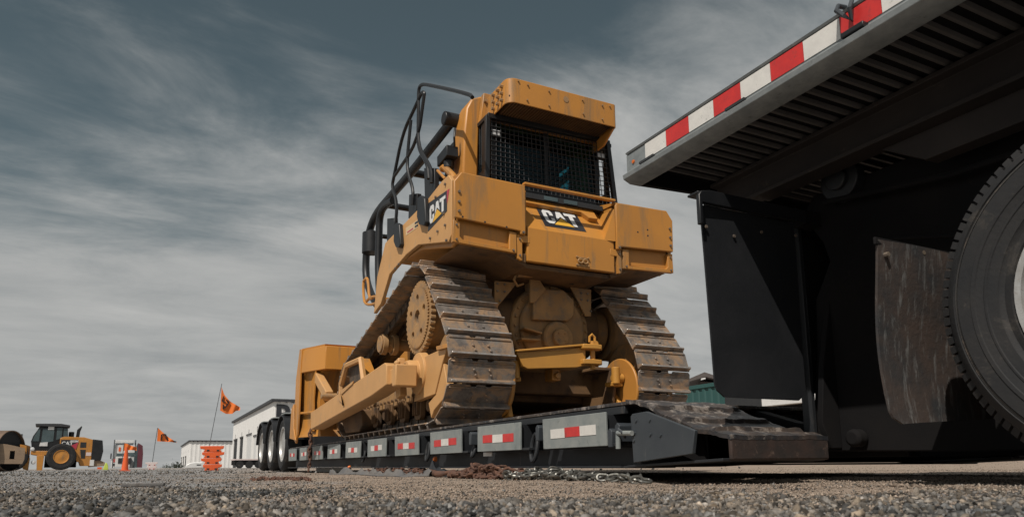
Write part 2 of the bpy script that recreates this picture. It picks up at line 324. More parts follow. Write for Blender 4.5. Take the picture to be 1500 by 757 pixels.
bp = nd(t, 'ShaderNodeBump', ins={'Strength': 0.9, 'Distance': 0.012}); t.links.new(ad, bp.inputs['Height']); t.links.new(bp.outputs[0], b.inputs['Normal'])
gm.materials.append(m); go = bpy.data.objects.new('ground', gm); S.collection.objects.link(go); tag(go, kind='structure')

# crushed stones, tens of thousands, as one mesh
def stone_bases(n, npts):
    res = []
    for i in range(n):
        bm = bmesh.new()
        sc3 = np.array([1.0, rng.uniform(0.6, 0.95), rng.uniform(0.4, 0.75)])
        P = rng.normal(size=(npts, 3)); P /= np.linalg.norm(P, axis=1)[:, None]; P *= rng.uniform(0.78, 1.0, (npts, 1)); P *= sc3
        for p in P: bm.verts.new(p)
        r_ = bmesh.ops.convex_hull(bm, input=bm.verts); bmesh.ops.delete(bm, geom=[g for g in r_['geom_interior'] if isinstance(g, bmesh.types.BMVert)], context='VERTS')
        bmesh.ops.triangulate(bm, faces=bm.faces); bm.verts.index_update()
        res.append((np.array([v_.co[:] for v_ in bm.verts]), np.array([[q.index for q in f.verts] for f in bm.faces]))); bm.free()
    return res
def scatter(pts, sizes, cols, bases, name, mtl, label):
    VV, FF, CC = [], [], []; off = 0
    n = len(pts); which = rng.integers(0, len(bases), n)
    for bi, (bv_, bf_) in enumerate(bases):
        idx = np.where(which == bi)[0]
        if not len(idx): continue
        m_ = len(idx)
        q = rng.normal(size=(m_, 4)); q[:, 1:3] *= 0.45; q /= np.linalg.norm(q, axis=1)[:, None]
        w_, x_, y_, z_ = q.T
        R = np.stack([1-2*(y_*y_+z_*z_), 2*(x_*y_-z_*w_), 2*(x_*z_+y_*w_), 2*(x_*y_+z_*w_), 1-2*(x_*x_+z_*z_), 2*(y_*z_-x_*w_), 2*(x_*z_-y_*w_), 2*(y_*z_+x_*w_), 1-2*(x_*x_+y_*y_)], 1).reshape(m_, 3, 3)
        v_ = np.einsum('nij,kj->nki', R, bv_)*sizes[idx][:, None, None] + pts[idx][:, None, :]
        f_ = bf_[None] + (np.arange(m_)*len(bv_))[:, None, None] + off
        VV.append(v_.reshape(-1, 3)); FF.append(f_.reshape(-1, 3)); CC.append(np.repeat(cols[idx], len(bv_), axis=0)); off += m_*len(bv_)
    V_ = np.concatenate(VV); F_ = np.concatenate(FF); C_ = np.concatenate(CC)
    me = bpy.data.meshes.new(name); me.vertices.add(len(V_)); me.vertices.foreach_set('co', V_.ravel()); me.loops.add(F_.size); me.polygons.add(len(F_))
    me.loops.foreach_set('vertex_index', F_.ravel()); me.polygons.foreach_set('loop_start', np.arange(0, F_.size, 3))
    ca = me.color_attributes.new('stonecol', 'FLOAT_COLOR', 'POINT'); ca.data.foreach_set('color', np.c_[C_, np.ones(len(C_))].ravel())
    me.update(); me.validate(); me.materials.append(mtl)
    o = bpy.data.objects.new(name, me); S.collection.objects.link(o); tag(o, label, 'gravel', kind='stuff'); return o
m, t, b = principled('crushed_stone')
an = nd(t, 'ShaderNodeAttribute', attribute_name='stonecol'); tcn = nd(t, 'ShaderNodeTexCoord')
nn = nd(t, 'ShaderNodeTexNoise', ins={'Scale': 160.0, 'Detail': 5.0, 'Roughness': 0.7}); t.links.new(tcn.outputs['Object'], nn.inputs['Vector'])
mr2 = nd(t, 'ShaderNodeMapRange', ins={1: 0.3, 2: 0.7, 3: 0.6, 4: 1.35}); t.links.new(nn.outputs[0], mr2.inputs[0])
mm = nd(t, 'ShaderNodeMix', data_type='RGBA', blend_type='MULTIPLY'); mm.inputs[0].default_value = 1; t.links.new(an.outputs['Color'], mm.inputs[6]); t.links.new(mr2.outputs[0], mm.inputs[7])
t.links.new(mm.outputs[2], b.inputs['Base Color']); b.inputs['Roughness'].default_value = 0.85; b.inputs['Specular IOR Level'].default_value = 0.3
bp = nd(t, 'ShaderNodeBump', ins={'Strength': 0.5, 'Distance': 0.002}); t.links.new(nn.outputs[0], bp.inputs['Height']); t.links.new(bp.outputs[0], b.inputs['Normal'])
M['stone'] = m
def stone_cols(n):
    g = rng.uniform(0.04, 0.215, n); warm = rng.uniform(0, 1, n)**2
    return np.stack([g*(1.03+0.25*warm), g*(1+0.05*warm), g*(0.96-0.16*warm)], 1)*rng.choice([1, 1, 1, 1.5, 0.45, 0.7], n)[:, None]
def spots(n, d0, d1, lmin, lmax, power):
    out_ = []
    d = d0*(d1/d0)**(rng.uniform(0, 1, n)**power); l = rng.uniform(lmin, lmax, n)*d
    x = d*fwd.x + l*rgt.x; y = d*fwd.y + l*rgt.y
    return x, y, d
big, small, grit = stone_bases(16, 11), stone_bases(10, 8), stone_bases(6, 6)
def layer(n, d0, d1, smin, smax, bases, name, label, keep, power=1.0, lift=0.25, expo=2.2, tan=False):
    x, y, d = spots(n, d0, d1, -0.86, 0.86, power)
    kp = np.array([keep(a, b_) for a, b_ in zip(x, y)]); x, y, d = x[kp], y[kp], d[kp]
    z = np.array([ground_h(a, b_) for a, b_ in zip(x, y)]); s_ = smin + (smax-smin)*rng.uniform(0, 1, len(x))**expo
    z = z + s_*lift
    cc_ = stone_cols(len(x)); ft_ = np.array([fbm(a+11, b_-4, 1.9, 3) for a, b_ in zip(x, y)]); cc_ = cc_*(1+0.55*np.clip(ft_, -1, 1))[:, None]*np.stack([1+0.12*ft_, 1+0*ft_, 1-0.12*ft_], 1)
    if tan: cc_ = np.where(rng.uniform(0, 1, (len(x), 1)) < 0.72, np.array([[0.40, 0.32, 0.255]])*rng.uniform(0.45, 1.15, (len(x), 1)), cc_)
    scatter(np.stack([x, y, z], 1), s_, cc_, bases, name, M['stone'], label)
U = random.random
layer(64000, 0.55, 3.0, 0.0022, 0.012, big, 'gravel', 'coarse grey crushed stone in the foreground', lambda a, b_: U() > sandiness(a, b_)*1.0 and U() < 0.30+2.2*abs(fbm(a+3, b_, 2.6, 3)), lift=0.30, expo=2.2)
layer(3600, 0.6, 3.4, 0.010, 0.020, big, 'gravel', 'larger dark stones among the foreground gravel', lambda a, b_: U() > sandiness(a, b_)*1.01 and fbm(a, b_+5, 2.2, 3) > -0.05, lift=0.15, expo=2.0)
layer(52000, 2.0, 12, 0.003, 0.013, small, 'gravel', 'grey crushed stone spread across the yard on the left', lambda a, b_: U() > sandiness(a, b_)*0.985 and U() < 0.35+1.6*abs(fbm(a+3, b_, 1.1, 3)), expo=3.2)
layer(14000, 10, 60, 0.012, 0.035, small, 'gravel', 'loose stones on the far side of the yard', lambda a, b_: U() > sandiness(a, b_)*0.9, expo=2.6)
layer(120000, 1.3, 10, 0.0014, 0.0075, grit, 'pebbles', 'fine pebbles and grit on the sandy strip beside the trailer', lambda a, b_: U() < 0.25 + sandiness(a, b_), lift=0.4, expo=2.2, tan=True)
def dirtlumps():
    pts = []; 
    for cx_, cy_, sp, n in ((2.02, 1.42, 0.05, 70), (1.98, 1.15, 0.10, 60), (2.0, 1.7, 0.12, 40), (1.9, 2.2, 0.2, 30)):
        for _ in range(n): pts.append((random.gauss(cx_, sp*0.6), random.gauss(cy_, sp)))
    P = np.array([(a, b_, ground_h(a, b_)+0.003) for a, b_ in pts]); s_ = rng.uniform(0.003, 0.013, len(P))
    c = np.tile(np.array([[0.30, 0.235, 0.185]]), (len(P), 1))*rng.uniform(0.4, 1.1, (len(P), 1))
    scatter(P, s_, c, big, 'dirt_clods', M['stone'], 'crumbled brown dirt clods on the sandy hump near the wheel')
dirtlumps()

# ------------------------------------------------------------------ lowboy trailer
LB = empty('lowboy_trailer', (3.39, 6.0, GZ), 'long black lowboy trailer with grey taped plates carrying the bulldozer', 'trailer')
def lb(mb, name, m, parent=LB, **k): return mb.build(name, m, parent, **k)
XL, XR, DZ = 2.10, 4.68, 0.305
# main deck with edge flange
mb = MB(); mb.box(XL, XR, 2.86, 12.25, DZ-0.018, DZ); lb(mb, 'deck_plate', 'deckplate', bevel=0.003)
mb = MB(); mb.box(XL+0.004, XL+0.03, 2.9, 12.25, DZ-0.06, DZ-0.020); mb.box(XR-0.03, XR-0.004, 2.9, 12.25, DZ-0.06, DZ-0.020); lb(mb, 'deck_edge', 'trailer', bevel=0.003)
for xs in (XL+0.11, XR-0.13):
    mb = MB(); mb.box(xs, xs+0.02, 2.78, 12.3, -0.008, DZ-0.019); lb(mb, 'side_beam', 'trailer')
mb = MB(); mb.box(XL-0.02, XL+0.16, 2.72, 12.3, -0.022, -0.010); lb(mb, 'bottom_flange', 'trailer', bevel=0.002)
mb = MB(); mb.box(XR-0.16, XR, 2.72, 12.3, -0.022, -0.010); lb(mb, 'bottom_flange', 'trailer', bevel=0.002)
for y in np.arange(3.1, 12.2, 0.47):
    mb = MB(); mb.box(XL+0.14, XR-0.14, y, y+0.06, 0.03, DZ-0.02); lb(mb, 'cross_member', 'trailer')
PAT = ['wrw', 'rwr', 'rwr', 'rwr', 'wrw', 'wrw', 'wrw', 'rwr', 'wrw', 'rwr']
for i in range(10):
    y0 = 2.98 + 0.935*i; y1 = y0 + 0.645; za, zb = 0.089+0.002*i*0.3, 0.257+0.0022*i
    mb = MB(); mb.prism([(y0, za), (y1, za), (y1, zb+0.004), (y0, zb)], 0, 2.045, 2.057)
    tl = random.uniform(-0.012, 0.012); mb.v = [(x+ (z-za)*tl*3, y, z+(y-y0)*tl*0.5) for x, y, z in mb.v]
    o = lb(mb, 'swing_out_plate', 'grey_plate', bevel=0.002)
    mb = MB(); mb.box(2.057, 2.20, y0-0.09, y1-0.03, za-0.004, za+0.012); mb.box(2.05, 2.21, y0+0.02, y0+0.05, za+0.012, zb-0.01); mb.box(2.05, 2.21, y1-0.06, y1-0.03, za+0.012, zb-0.01)
    lb(mb, 'plate_bracket', 'trailer', bevel=0.002)
    tw = 0.155 if i in (0, 1, 2, 3) else 0.13
    yc = (y0+y1)/2 - 0.0; zc_ = (za+zb)/2 - 0.002; hh = 0.052
    for k, ch in enumerate(PAT[i]):
        ya = yc + (1-k)*tw - tw/2                                    # first square is the far (left) one
        mb = MB(); e = 0.003*math.sin(i*3+k)
        mb.prism([(ya+0.001, zc_-hh/2+e), (ya+tw-0.001, zc_-hh/2+e), (ya+tw-0.001, zc_+hh/2+e), (ya+0.001, zc_+hh/2+e)], 0, 2.0432, 2.045)
        mb.v = [(x+(z-za)*tl*3-0.0004, y, z+(y-y0)*tl*0.5) for x, y, z in mb.v]
        mb.build('reflective_tape', 'red' if ch == 'r' else 'white_tape', o, label='red square of reflective tape' if ch == 'r' else 'white square of reflective tape')
# black rubber cushions and D shaped tie down rings between the plates
def ring(px, py, hpx, X=2.09):
    c = on(0, X, px, py); t_ = on(0, X, px, py-hpx/2); h = (t_.z-c.z)
    pts = [(X + 0.012*math.sin(a), c.y + h*0.50*math.cos(a)*0.9, c.z + h*math.sin(a)) for a in [2*math.pi*k/18 for k in range(18)]]
    mb = MB(); mb.tube(pts, 0.013, 8, closed=True); return lb(mb, 'tie_down_ring', 'trailer')
ring(783, 655, 40); ring(627, 661, 26); ring(694, 660, 16); ring(533, 668, 15)
for (px, py) in ((792, 633), (899, 640), (910, 632), (693, 641)):
    c = on(0, 2.075, px, py); mb = MB()
    mb.prism([(c.y-0.018, c.z-0.05), (c.y+0.018, c.z-0.05), (c.y+0.02, c.z+0.03), (c.y, c.z+0.045), (c.y-0.02, c.z+0.03)], 0, 2.05, 2.20); lb(mb, 'ring_lug', 'sideplate', bevel=0.004)
p0, p1 = on(0, 2.03, 905, 634), on(0, 2.03, 926, 634)
mb = MB(); mb.tube([p0 + Vector((0, 0.0, -0.075)), p0 + Vector((0, 0, -0.02)), p0, p1], 0.0125, 10); lb(mb, 'latch_pin', 'grey_plate')
mb = MB(); mb.tube([p0 + Vector((0.02, -0.01, 0)), p0+Vector((-0.01, -0.025, 0.02)), p0+Vector((-0.01, -0.05, 0)), p0+Vector((0.02, -0.03, -0.02))], 0.007, 8, closed=True); lb(mb, 'latch_ring', 'sideplate')
# curved fillet of the deck edge running into the nose
# side plate in front
pl = [(2.775, 0.222), (2.76, 0.233), (2.654, 0.237), (2.33, 0.135), (2.352, 0.038), (2.765, 0.003)]
mb = MB(); mb.prism(pl, 0, 2.045, 2.065); sp = lb(mb, 'side_plate', 'sideplate', bevel=0.003)
mb = MB()
for px, py in ((932, 616), (952, 615), (953, 636), (930, 634), (929, 645), (968, 637)):
    c = on(0, 2.045, px, py); bolt(mb, c, (-1, 0, 0), 0.0075, 0.006)
mb.build('bolt', 'sideplate', sp)
# nose horns: sloping stepped plates that the machine climbs
def horn(x0, x1):
    prof = [(2.88, 0.312), (2.79, 0.298), (2.68, 0.259), (2.58, 0.218), (2.47, 0.180), (2.365, 0.144), (2.257, 0.130), (2.175, 0.112)]
    mb = MB(); prof2 = [(y, z-0.014) for y, z in prof][::-1]
    NX = 26; V = []; F = []; ny = 110
    ys = [p[0] for p in prof][::-1]; zs = [p[1] for p in prof][::-1]
    for j in range(ny+1):
        y = 2.175 + (2.88-2.175)*j/ny; zb = float(np.interp(y, ys, zs))
        st = 0.0
        for ysd in (2.66, 2.47, 2.28):                                    # raised wear plates, proud of the sheet
            if ysd < y < ysd+0.15: st = 0.017*(1-(y-ysd)/0.19)
        for i in range(NX+1):
            x = x0 + (x1-x0)*i/NX
            wob = 0.006*fbm(x, y, 9, 3) + 0.004*fbm(x, y, 26, 2)
            edge = 0.012*fbm(x, y*3, 7, 2) if i == 0 else 0
            V.append((x + (edge*0.5 - 0.004 if i == 0 else 0), y + (0.02*fbm(x, 5.5, 6, 2) if j == 0 else 0)*0, zb + wob + (st if 0.03 < (x-x0)/(x1-x0) < 0.93 else 0)))
    n0 = len(V); V2 = [(x, y, z-0.018) for x, y, z in V]
    idx = lambda j, i: j*(NX+1)+i
    for j in range(ny):
        for i in range(NX):
            F.append((idx(j, i), idx(j, i+1), idx(j+1, i+1), idx(j+1, i))); F.append(tuple(q+n0 for q in (idx(j, i), idx(j+1, i), idx(j+1, i+1), idx(j, i+1))))
    bd = [idx(0, i) for i in range(NX+1)] + [idx(j, NX) for j in range(1, ny+1)] + [idx(ny, i) for i in range(NX-1, -1, -1)] + [idx(j, 0) for j in range(ny-1, 0, -1)]
    for k in range(len(bd)): a, b2 = bd[k], bd[(k+1) % len(bd)]; F.append((a, a+n0, b2+n0, b2))
    mb.add(V+V2, F); lb(mb, 'nose_ramp', 'deckplate')
    mb = MB(); mb.prism([(2.176, 0.012), (2.196, 0.008), (2.196, 0.112), (2.176, 0.100)], 0, x0-0.002, x1); lb(mb, 'nose_front', 'nose', bevel=0.006)
    mb = MB(); mb.prism([(2.20, 0.006), (2.85, -0.02), (2.85, -0.008), (2.20, 0.018)], 0, x0-0.03, x1); lb(mb, 'nose_floor', 'trailer', bevel=0.002)
    mb = MB(); mb.prism([(2.40, 0.0), (2.88, -0.008), (2.88, 0.27), (2.60, 0.19), (2.42, 0.13)], 0, x0+0.06, x0+0.08); lb(mb, 'nose_web', 'blackmat')
    mb = MB(); mb.prism([(2.20, 0.02), (2.88, -0.006), (2.88, 0.27), (2.6, 0.18), (2.22, 0.09)], 0, x1-0.05, x1-0.03); lb(mb, 'nose_web', 'blackmat')
horn(2.10, 2.665); horn(4.115, 4.68)
# sloping neck drawbars between the horns
for xa in (2.95, 3.76):
    mb = MB(); mb.prism([(2.0, 0.10), (2.6, 0.20), (2.9, 0.29), (2.9, 0.02), (2.0, 0.02)], 0, xa, xa+0.08); lb(mb, 'neck_arm', 'blackmat', bevel=0.004)
# stickers and lamps on the side
c = on(0, 2.055, 705, 656); mb = MB(); mb.box(2.10, 2.106, c.y-0.075, c.y+0.065, c.z-0.055, c.z+0.018); o = lb(mb, 'label_plate', 'white_tape')
mb = MB(); mb.box(2.098, 2.10, c.y+0.045, c.y+0.065, c.z-0.005, c.z+0.018); mb.build('yellow_mark', 'decal_yellow', o)
for px, py in ((634, 672), (509, 684)):
    c = on(0, 2.07, px, py); mb = MB(); mb.lathe([(0.0, 0.0), (0.022, 0.0), (0.020, 0.016), (0.012, 0.026), (0, 0.028)], c+Vector((0.03, 0, 0)), (-1, 0, 0), 14); lb(mb, 'marker_lamp', 'amber')
c0, c1 = on(0, 2.2, 463, 683), on(0, 2.2, 508, 683)
mb = MB(); mb.box(2.2, 2.26, c1.y, c0.y, -0.075, -0.024); lb(mb, 'support_foot', 'grey_plate', bevel=0.004)
# rear bogie: three wheels a side
def make_wheel(R, W, x, y, z, parent, name='wheel', rimr=0.29, detail=True, front=-1):
    """wheel whose outer face is at x (facing -X if front=-1)"""
    e = empty(name, (0, 0, 0), None, None); del_ = None
    wx = x; s = -front
    pr_ = [(rimr*0.98, 0.02), (rimr*1.06, 0.0), (rimr*1.10, 0.012), (R*0.70, 0.002), (R*0.80, -0.010), (R*0.865, -0.006), (R*0.875, 0.004), (R*0.93, 0.012), (R*0.975, 0.028), (R*0.985, 0.045), (R*0.985, W-0.045), (R*0.95, W-0.015), (R*0.75, W), (rimr*1.02, W-0.02)]
    mb = MB(); mb.lathe(pr_, (wx, y, z), (s, 0, 0), 96); return e, mb
def wheel(parent, R, W, x, y, z, rimr, lugs=64, hub=True, mt='tyre', mr_='rim', name='wheel', label=None):
    we = bpy.data.objects.new(name, None); S.collection.objects.link(we); we.parent = parent
    org = Vector((0, 0, 0)); p = parent
    while p is not None: org += p.location; p = p.parent
    we.location = Vector((x, y, z)) - org
    if label: we['label'] = label
    pr_ = [(rimr*0.97, 0.03), (rimr*1.03, 0.006), (rimr*1.10, 0.012), (R*0.64, 0.007), (R*0.645, 0.003), (R*0.70, 0.0), (R*0.705, -0.003), (R*0.715, -0.003), (R*0.72, -0.001), (R*0.76, -0.005), (R*0.765, -0.008), (R*0.785, -0.009), (R*0.79, -0.006), (R*0.862, -0.006), (R*0.870, 0.003), (R*0.885, 0.003), (R*0.892, -0.002), (R*0.93, 0.010), (R*0.955, 0.026), (R*0.965, 0.045), (R*0.965, W-0.045), (R*0.94, W-0.015), (R*0.75, W), (rimr*1.0, W-0.02)]
    mb = MB(); mb.lathe(pr_, (x, y, z), (1, 0, 0), 112)
    if lugs:
        for k in range(lugs):
            a = 2*math.pi*(k+0.5)/lugs; da = 2*math.pi/lugs*0.36
            for (xa, xb, sh) in ((0.004, W*0.45, 0.0), (W*0.55, W-0.004, 0.3)):
                V = []
                for rr, xo in ((R*0.925, xa+0.012), (R, xa+0.03)):
                    for aa in (a-da, a+da):
                        V.append((x+xo, y+rr*math.cos(aa), z+rr*math.sin(aa)))
                for rr, xo in ((R*0.925, xb), (R, xb)):
                    for aa in (a-da, a+da):
                        V.append((x+xo, y+rr*math.cos(aa), z+rr*math.sin(aa)))
                mb.add(V, [(0,1,3,2),(4,6,7,5),(0,2,6,4),(1,5,7,3),(2,3,7,6),(0,4,5,1)])
    mb.build('tyre', mt, we)
    if lugs:
        mb = MB(); mb.lathe([(R*0.868, -0.0045), (R*0.876, -0.0005), (R*0.882, -0.0005), (R*0.880, 0.004), (R*0.868, 0.004)], (x, y, z), (1, 0, 0), 96); mb.build('scuff_line', 'scuff', we)
    mb = MB(); rp = [(rimr*1.0, 0.004), (rimr*1.0, 0.05), (rimr*0.9, 0.10), (rimr*0.86, 0.17), (rimr*0.55, 0.15), (rimr*0.52, 0.10), (0, 0.10), (0, 0.095), (rimr*0.5, 0.09), (rimr*0.54, 0.14), (rimr*0.80, 0.155), (rimr*0.84, 0.09), (rimr*0.93, 0.04), (rimr*0.94, 0.004)]
    if not hub: rp = [(rimr*1.0, 0.004), (rimr*1.0, 0.06), (rimr*0.5, 0.08), (0, 0.07), (0, 0.03), (rimr*0.4, 0.03), (rimr*0.55, 0.05), (rimr*0.88, 0.035), (rimr*0.93, 0.004)]
    mb.lathe(rp, (x, y, z), (1, 0, 0), 64); rm = mb.build('rim', mr_, we)
    if hub:
        mb = MB(); mb.cyl((x+0.0, y, z), (x+0.10, y, z), rimr*0.28, rimr*0.32, 24)
        for k in range(10):
            a = 2*math.pi*k/10; mb.cyl((x+0.07, y+rimr*0.42*math.cos(a), z+rimr*0.42*math.sin(a)), (x+0.10, y+rimr*0.42*math.cos(a), z+rimr*0.42*math.sin(a)), 0.014, n=6)
        mb.build('hub', 'bolt', we)
    return we
for k, y in enumerate((12.86, 14.12, 15.4)):
    for xw in (2.06, 4.40):
        wheel(LB, 0.475, 0.27, xw, y, GZ+0.475, 0.30, lugs=0, hub=False)
    # mudguard over each wheel
    arc = [(y + 0.53*math.cos(a), GZ+0.475+0.505*math.sin(a)) for a in [math.radians(8+164*i/16) for i in range(17)]]
    arc2 = [(y + 0.51*math.cos(a), GZ+0.475+0.485*math.sin(a)) for a in [math.radians(8+164*i/16) for i in range(17)]][::-1]
    mb = MB(); mb.prism(arc+arc2, 0, 2.02, 2.42); lb(mb, 'mudguard', 'black')
    mb = MB(); mb.box(2.05, 2.40, y-0.20, y+0.16, GZ+0.982, GZ+1.01); lb(mb, 'mudguard_top', 'grey_plate', bevel=0.01)
mb = MB(); mb.box(2.42, 4.3, 12.3, 16.4, 0.35, 0.62); mb.box(2.30, 2.42, 12.3, 16.0, 0.5, 0.75); lb(mb, 'rear_deck', 'trailer', bevel=0.01)
for y in (12.86, 14.12, 15.4):
    mb = MB(); mb.cyl((2.3, y, 0.385), (4.4, y, 0.385), 0.06); lb(mb, 'axle', 'blackmat')

# ------------------------------------------------------------------ flatbed (gooseneck) trailer on the right
FT = empty('flatbed_trailer', (3.39, 0.8, GZ), 'black flatbed trailer end with striped side rail and big wheel, parked at the right', 'trailer')
def ft(mb, name, m, parent=FT, **k): return mb.build(name, m, parent, **k)
FY1, FY0 = 2.80, -3.0
# side rail: channel with rub bar
mb = MB(); mb.prism([(2.10, 1.565), (2.13, 1.565), (2.13, 1.44), (2.18, 1.425), (2.18, 1.412), (2.115, 1.412), (2.075, 1.430), (2.070, 1.452), (2.095, 1.468), (2.10, 1.475)], 1, FY0, FY1)
rail = ft(mb, 'side_rail', 'alu', bevel=0.002)
mb = MB(); mb.prism([(2.095, 1.567), (2.16, 1.567), (2.16, 1.575), (2.09, 1.575)], 1, FY0, FY1-0.005); mb.build('rail_cap', 'alu', rail)
edges = [2.643 - 0.161*k for k in range(34)]
for k in range(33):
    mb = MB(); mb.box(2.0972, 2.0995, edges[k+1]+0.001, edges[k]-0.001, 1.482, 1.562)
    mb.build('reflective_tape', 'white_tape' if k % 2 == 0 else 'red', rail, label='white stretch of reflective tape' if k % 2 == 0 else 'red stretch of reflective tape')
mb = MB(); c = on(0, 2.099, 928, 237); mb.lathe([(0, 0), (0.010, 0), (0.009, 0.005), (0, 0.006)], c, (-1, 0, 0), 14); mb.build('marker_lamp', 'amber', rail)
for px in ((946, 233), (1075, 150)):
    c = on(0, 2.09, *px); mb = MB(); mb.box(2.085, 2.12, c.y-0.06, c.y+0.05, 1.468, 1.480); mb.build('drain_slot', 'opening', rail)
# rope hook on the rail
c = on(0, 2.08, 1238, 24); mb = MB()
mb.tube([c+Vector((0.025, 0.012, 0.048)), c+Vector((-0.005, 0.02, 0.05)), c+Vector((-0.028, 0.012, 0.02)), c+Vector((-0.022, -0.01, -0.01)), c+Vector((0.004, -0.02, -0.028)), c+Vector((-0.012, -0.028, 0.01)), c+Vector((0.012, -0.022, 0.048))], 0.0085, 8); mb.build('rope_hook', 'sideplate', rail)
mb = MB(); mb.box(2.07, 2.14, c.y-0.07, c.y+0.02, 1.462, 1.481); mb.build('hook_plate', 'black', rail, bevel=0.003)
# deck sheet and corrugated underside
mb = MB(); mb.box(2.131, 4.68, FY0, FY1-0.004, 1.50, 1.53); ft(mb, 'deck_sheet', 'blackmat')
k = 0; y = FY1-0.10
while y > -2.6:
    mb = MB(); mb.prism([(y-0.007, 1.484), (y+0.007, 1.484), (y+0.012, 1.499), (y-0.012, 1.499)], 0, 2.19, 4.6)
    ft(mb, 'deck_rib', 'rib'); y -= 0.062
for xs in (2.66, 4.02):
    mb = MB(); mb.prism([(xs-0.06, 1.474), (xs+0.06, 1.474), (xs+0.06, 1.455), (xs+0.012, 1.45), (xs+0.012, 1.33), (xs+0.06, 1.32), (xs+0.06, 1.30), (xs-0.06, 1.30), (xs-0.06, 1.32), (xs-0.012, 1.33), (xs-0.012, 1.45), (xs-0.06, 1.455)], 1, FY0, FY1-0.06)
    ft(mb, 'main_beam', 'beam', bevel=0.003)
    mb = MB(); mb.prism([(FY0, 1.18), (1.62, 1.18), (1.80, 1.299), (FY0, 1.299)], 0, xs+0.02, xs+0.10); ft(mb, 'lower_beam', 'beam', bevel=0.003)
mb = MB(); mb.prism([(2.18, 1.412), (2.6, 1.43), (2.6, 1.50), (2.14, 1.50)], 1, FY1-0.03, FY1-0.004); mb.box(2.6, 4.6, FY1-0.03, FY1-0.004, 1.35, 1.50); ft(mb, 'end_beam', 'blackmat')
# neck side plates with their curved profile
def arcp(pts): return pts
npf = [(FY0, 0.12), (FY0, 1.30), (2.30, 1.30), (2.36, 1.24), (2.34, 1.16), (2.27, 1.05), (2.24, 0.95), (2.29, 0.86), (2.34, 0.78), (2.36, 0.50), (2.40, 0.26), (2.46, 0.16), (2.46, 0.08), (2.40, 0.05), (1.7, 0.035), (1.5, 0.035), (0.8, 0.05)]
for xs in (2.86, 3.90):
    mb = MB(); mb.prism(npf, 0, xs, xs+0.03); ft(mb, 'neck_plate', 'blackmat', bevel=0.006)
mb = MB()
for i in range(12):
    a = i/11
y_e = [(2.40, 0.26), (2.36, 0.50), (2.34, 0.78), (2.29, 0.86), (2.24, 0.95), (2.27, 1.05)]
mb.prism([(2.66, 0.36), (3.25, 0.30), (3.25, 1.29), (2.66, 1.29)], 1, 2.43, 2.45); ft(mb, 'neck_front_plate', 'blackmat', bevel=0.004)
c = on(0, 2.83, 1234, 265)
mb = MB(); mb.cyl((2.86, c.y, c.z), (2.80, c.y, c.z), 0.10, n=32); mb.cyl((2.80, c.y, c.z), (2.775, c.y, c.z), 0.052, n=28); ft(mb, 'hinge_pin', 'trailer', bevel=0.006)
c = on(0, 2.74, 1236, 641)
mb = MB(); mb.cyl((2.86, c.y, c.z), (2.79, c.y, c.z), 0.040, n=20); ft(mb, 'lock_pin', 'blackmat', bevel=0.015)
mb = MB(); mb.box(2.89, 3.90, FY0, 1.95, 0.9, 0.96); mb.box(2.89, 3.90, 1.80, 1.84, 0.05, 1.3); mb.box(2.89, 3.90, 0.1, 0.14, 0.2, 1.3); ft(mb, 'neck_web', 'blackmat')
# lit vertical post right of the front flap
c0, c1 = on(1, 2.22, 1180, 400), on(1, 2.22, 1196, 640)
mb = MB(); mb.prism([(2.80, 0.10), (2.825, 0.10), (2.825, 1.25), (2.80, 1.25)], 1, 2.36, 2.42); ft(mb, 'flap_post', 'trailer', bevel=0.004)
mb = MB(); mb.prism([(2.74, 0.18), (2.79, 0.06), (2.86, 0.06), (2.86, 0.75), (2.78, 0.45)], 1, 2.26, 2.29); ft(mb, 'post_gusset', 'blackmat', bevel=0.004)
# front mud flap with bracket
FYF = 2.30
def flap(Y, x0, x1, z0, z1, bow, nx=14, nz=30, th=0.009, clipr=0.05, wob=0.004, taper=0.0, lean=0.0, cut=0.0):
    V = []; F = []
    for j in range(nz+1):
        v = j/nz
        for i in range(nx+1):
            u_ = i/nx; xl = x0 + bow*(math.sin((1-v)*math.pi*0.62))**1.0 + taper*(1-v); xr = x1 + taper*(1-v)
            x = xl + (xr-xl)*u_; z = z0 + (z1-z0)*v + cut*u_*(1-v)
            if v < 0.06 and clipr:                                   # rounded lower corners
                k_ = (0.06-v)/0.06; x = x + (clipr*k_**2)*(1-u_)**6 - (clipr*k_**2)*u_**6
            yy = Y + lean*(1-v) + wob*math.sin(u_*5+v*3) + wob*2.2*math.sin(v*4.2+u_)
            V.append((x, yy, z))
    n0 = len(V); V += [(x, y_+th, z) for x, y_, z in V]; idx = lambda j, i: j*(nx+1)+i
    for j in range(nz):
        for i in range(nx):
            F.append((idx(j, i), idx(j, i+1), idx(j+1, i+1), idx(j+1, i))); F.append(tuple(q+n0 for q in (idx(j, i), idx(j+1, i), idx(j+1, i+1), idx(j, i+1))))
    bd = [idx(0, i) for i in range(nx+1)] + [idx(j, nx) for j in range(1, nz+1)] + [idx(nz, i) for i in range(nx-1, -1, -1)] + [idx(j, 0) for j in range(nz-1, 0, -1)]
    for k in range(len(bd)): a, b2 = bd[k], bd[(k+1) % len(bd)]; F.append((a, a+n0, b2+n0, b2))
    mb = MB(); mb.add(V, F); return mb
ft(flap(FYF, 2.115, 2.70, 0.278, 1.13, 0.035, wob=0.003), 'mud_flap', 'flap_new', label='smooth black rubber mud flap')
mb = MB(); mb.prism([(2.085, 1.165), (2.10, 1.185), (2.15, 1.195), (2.75, 1.195), (2.75, 1.13), (2.105, 1.13), (2.105, 1.03), (2.085, 1.03)], 1, FYF-0.035, FYF-0.012); mb.box(2.10, 2.75, FYF-0.012, FYF+0.06, 1.182, 1.194); o = ft(mb, 'flap_bracket', 'black', bevel=0.004)
mb = MB()
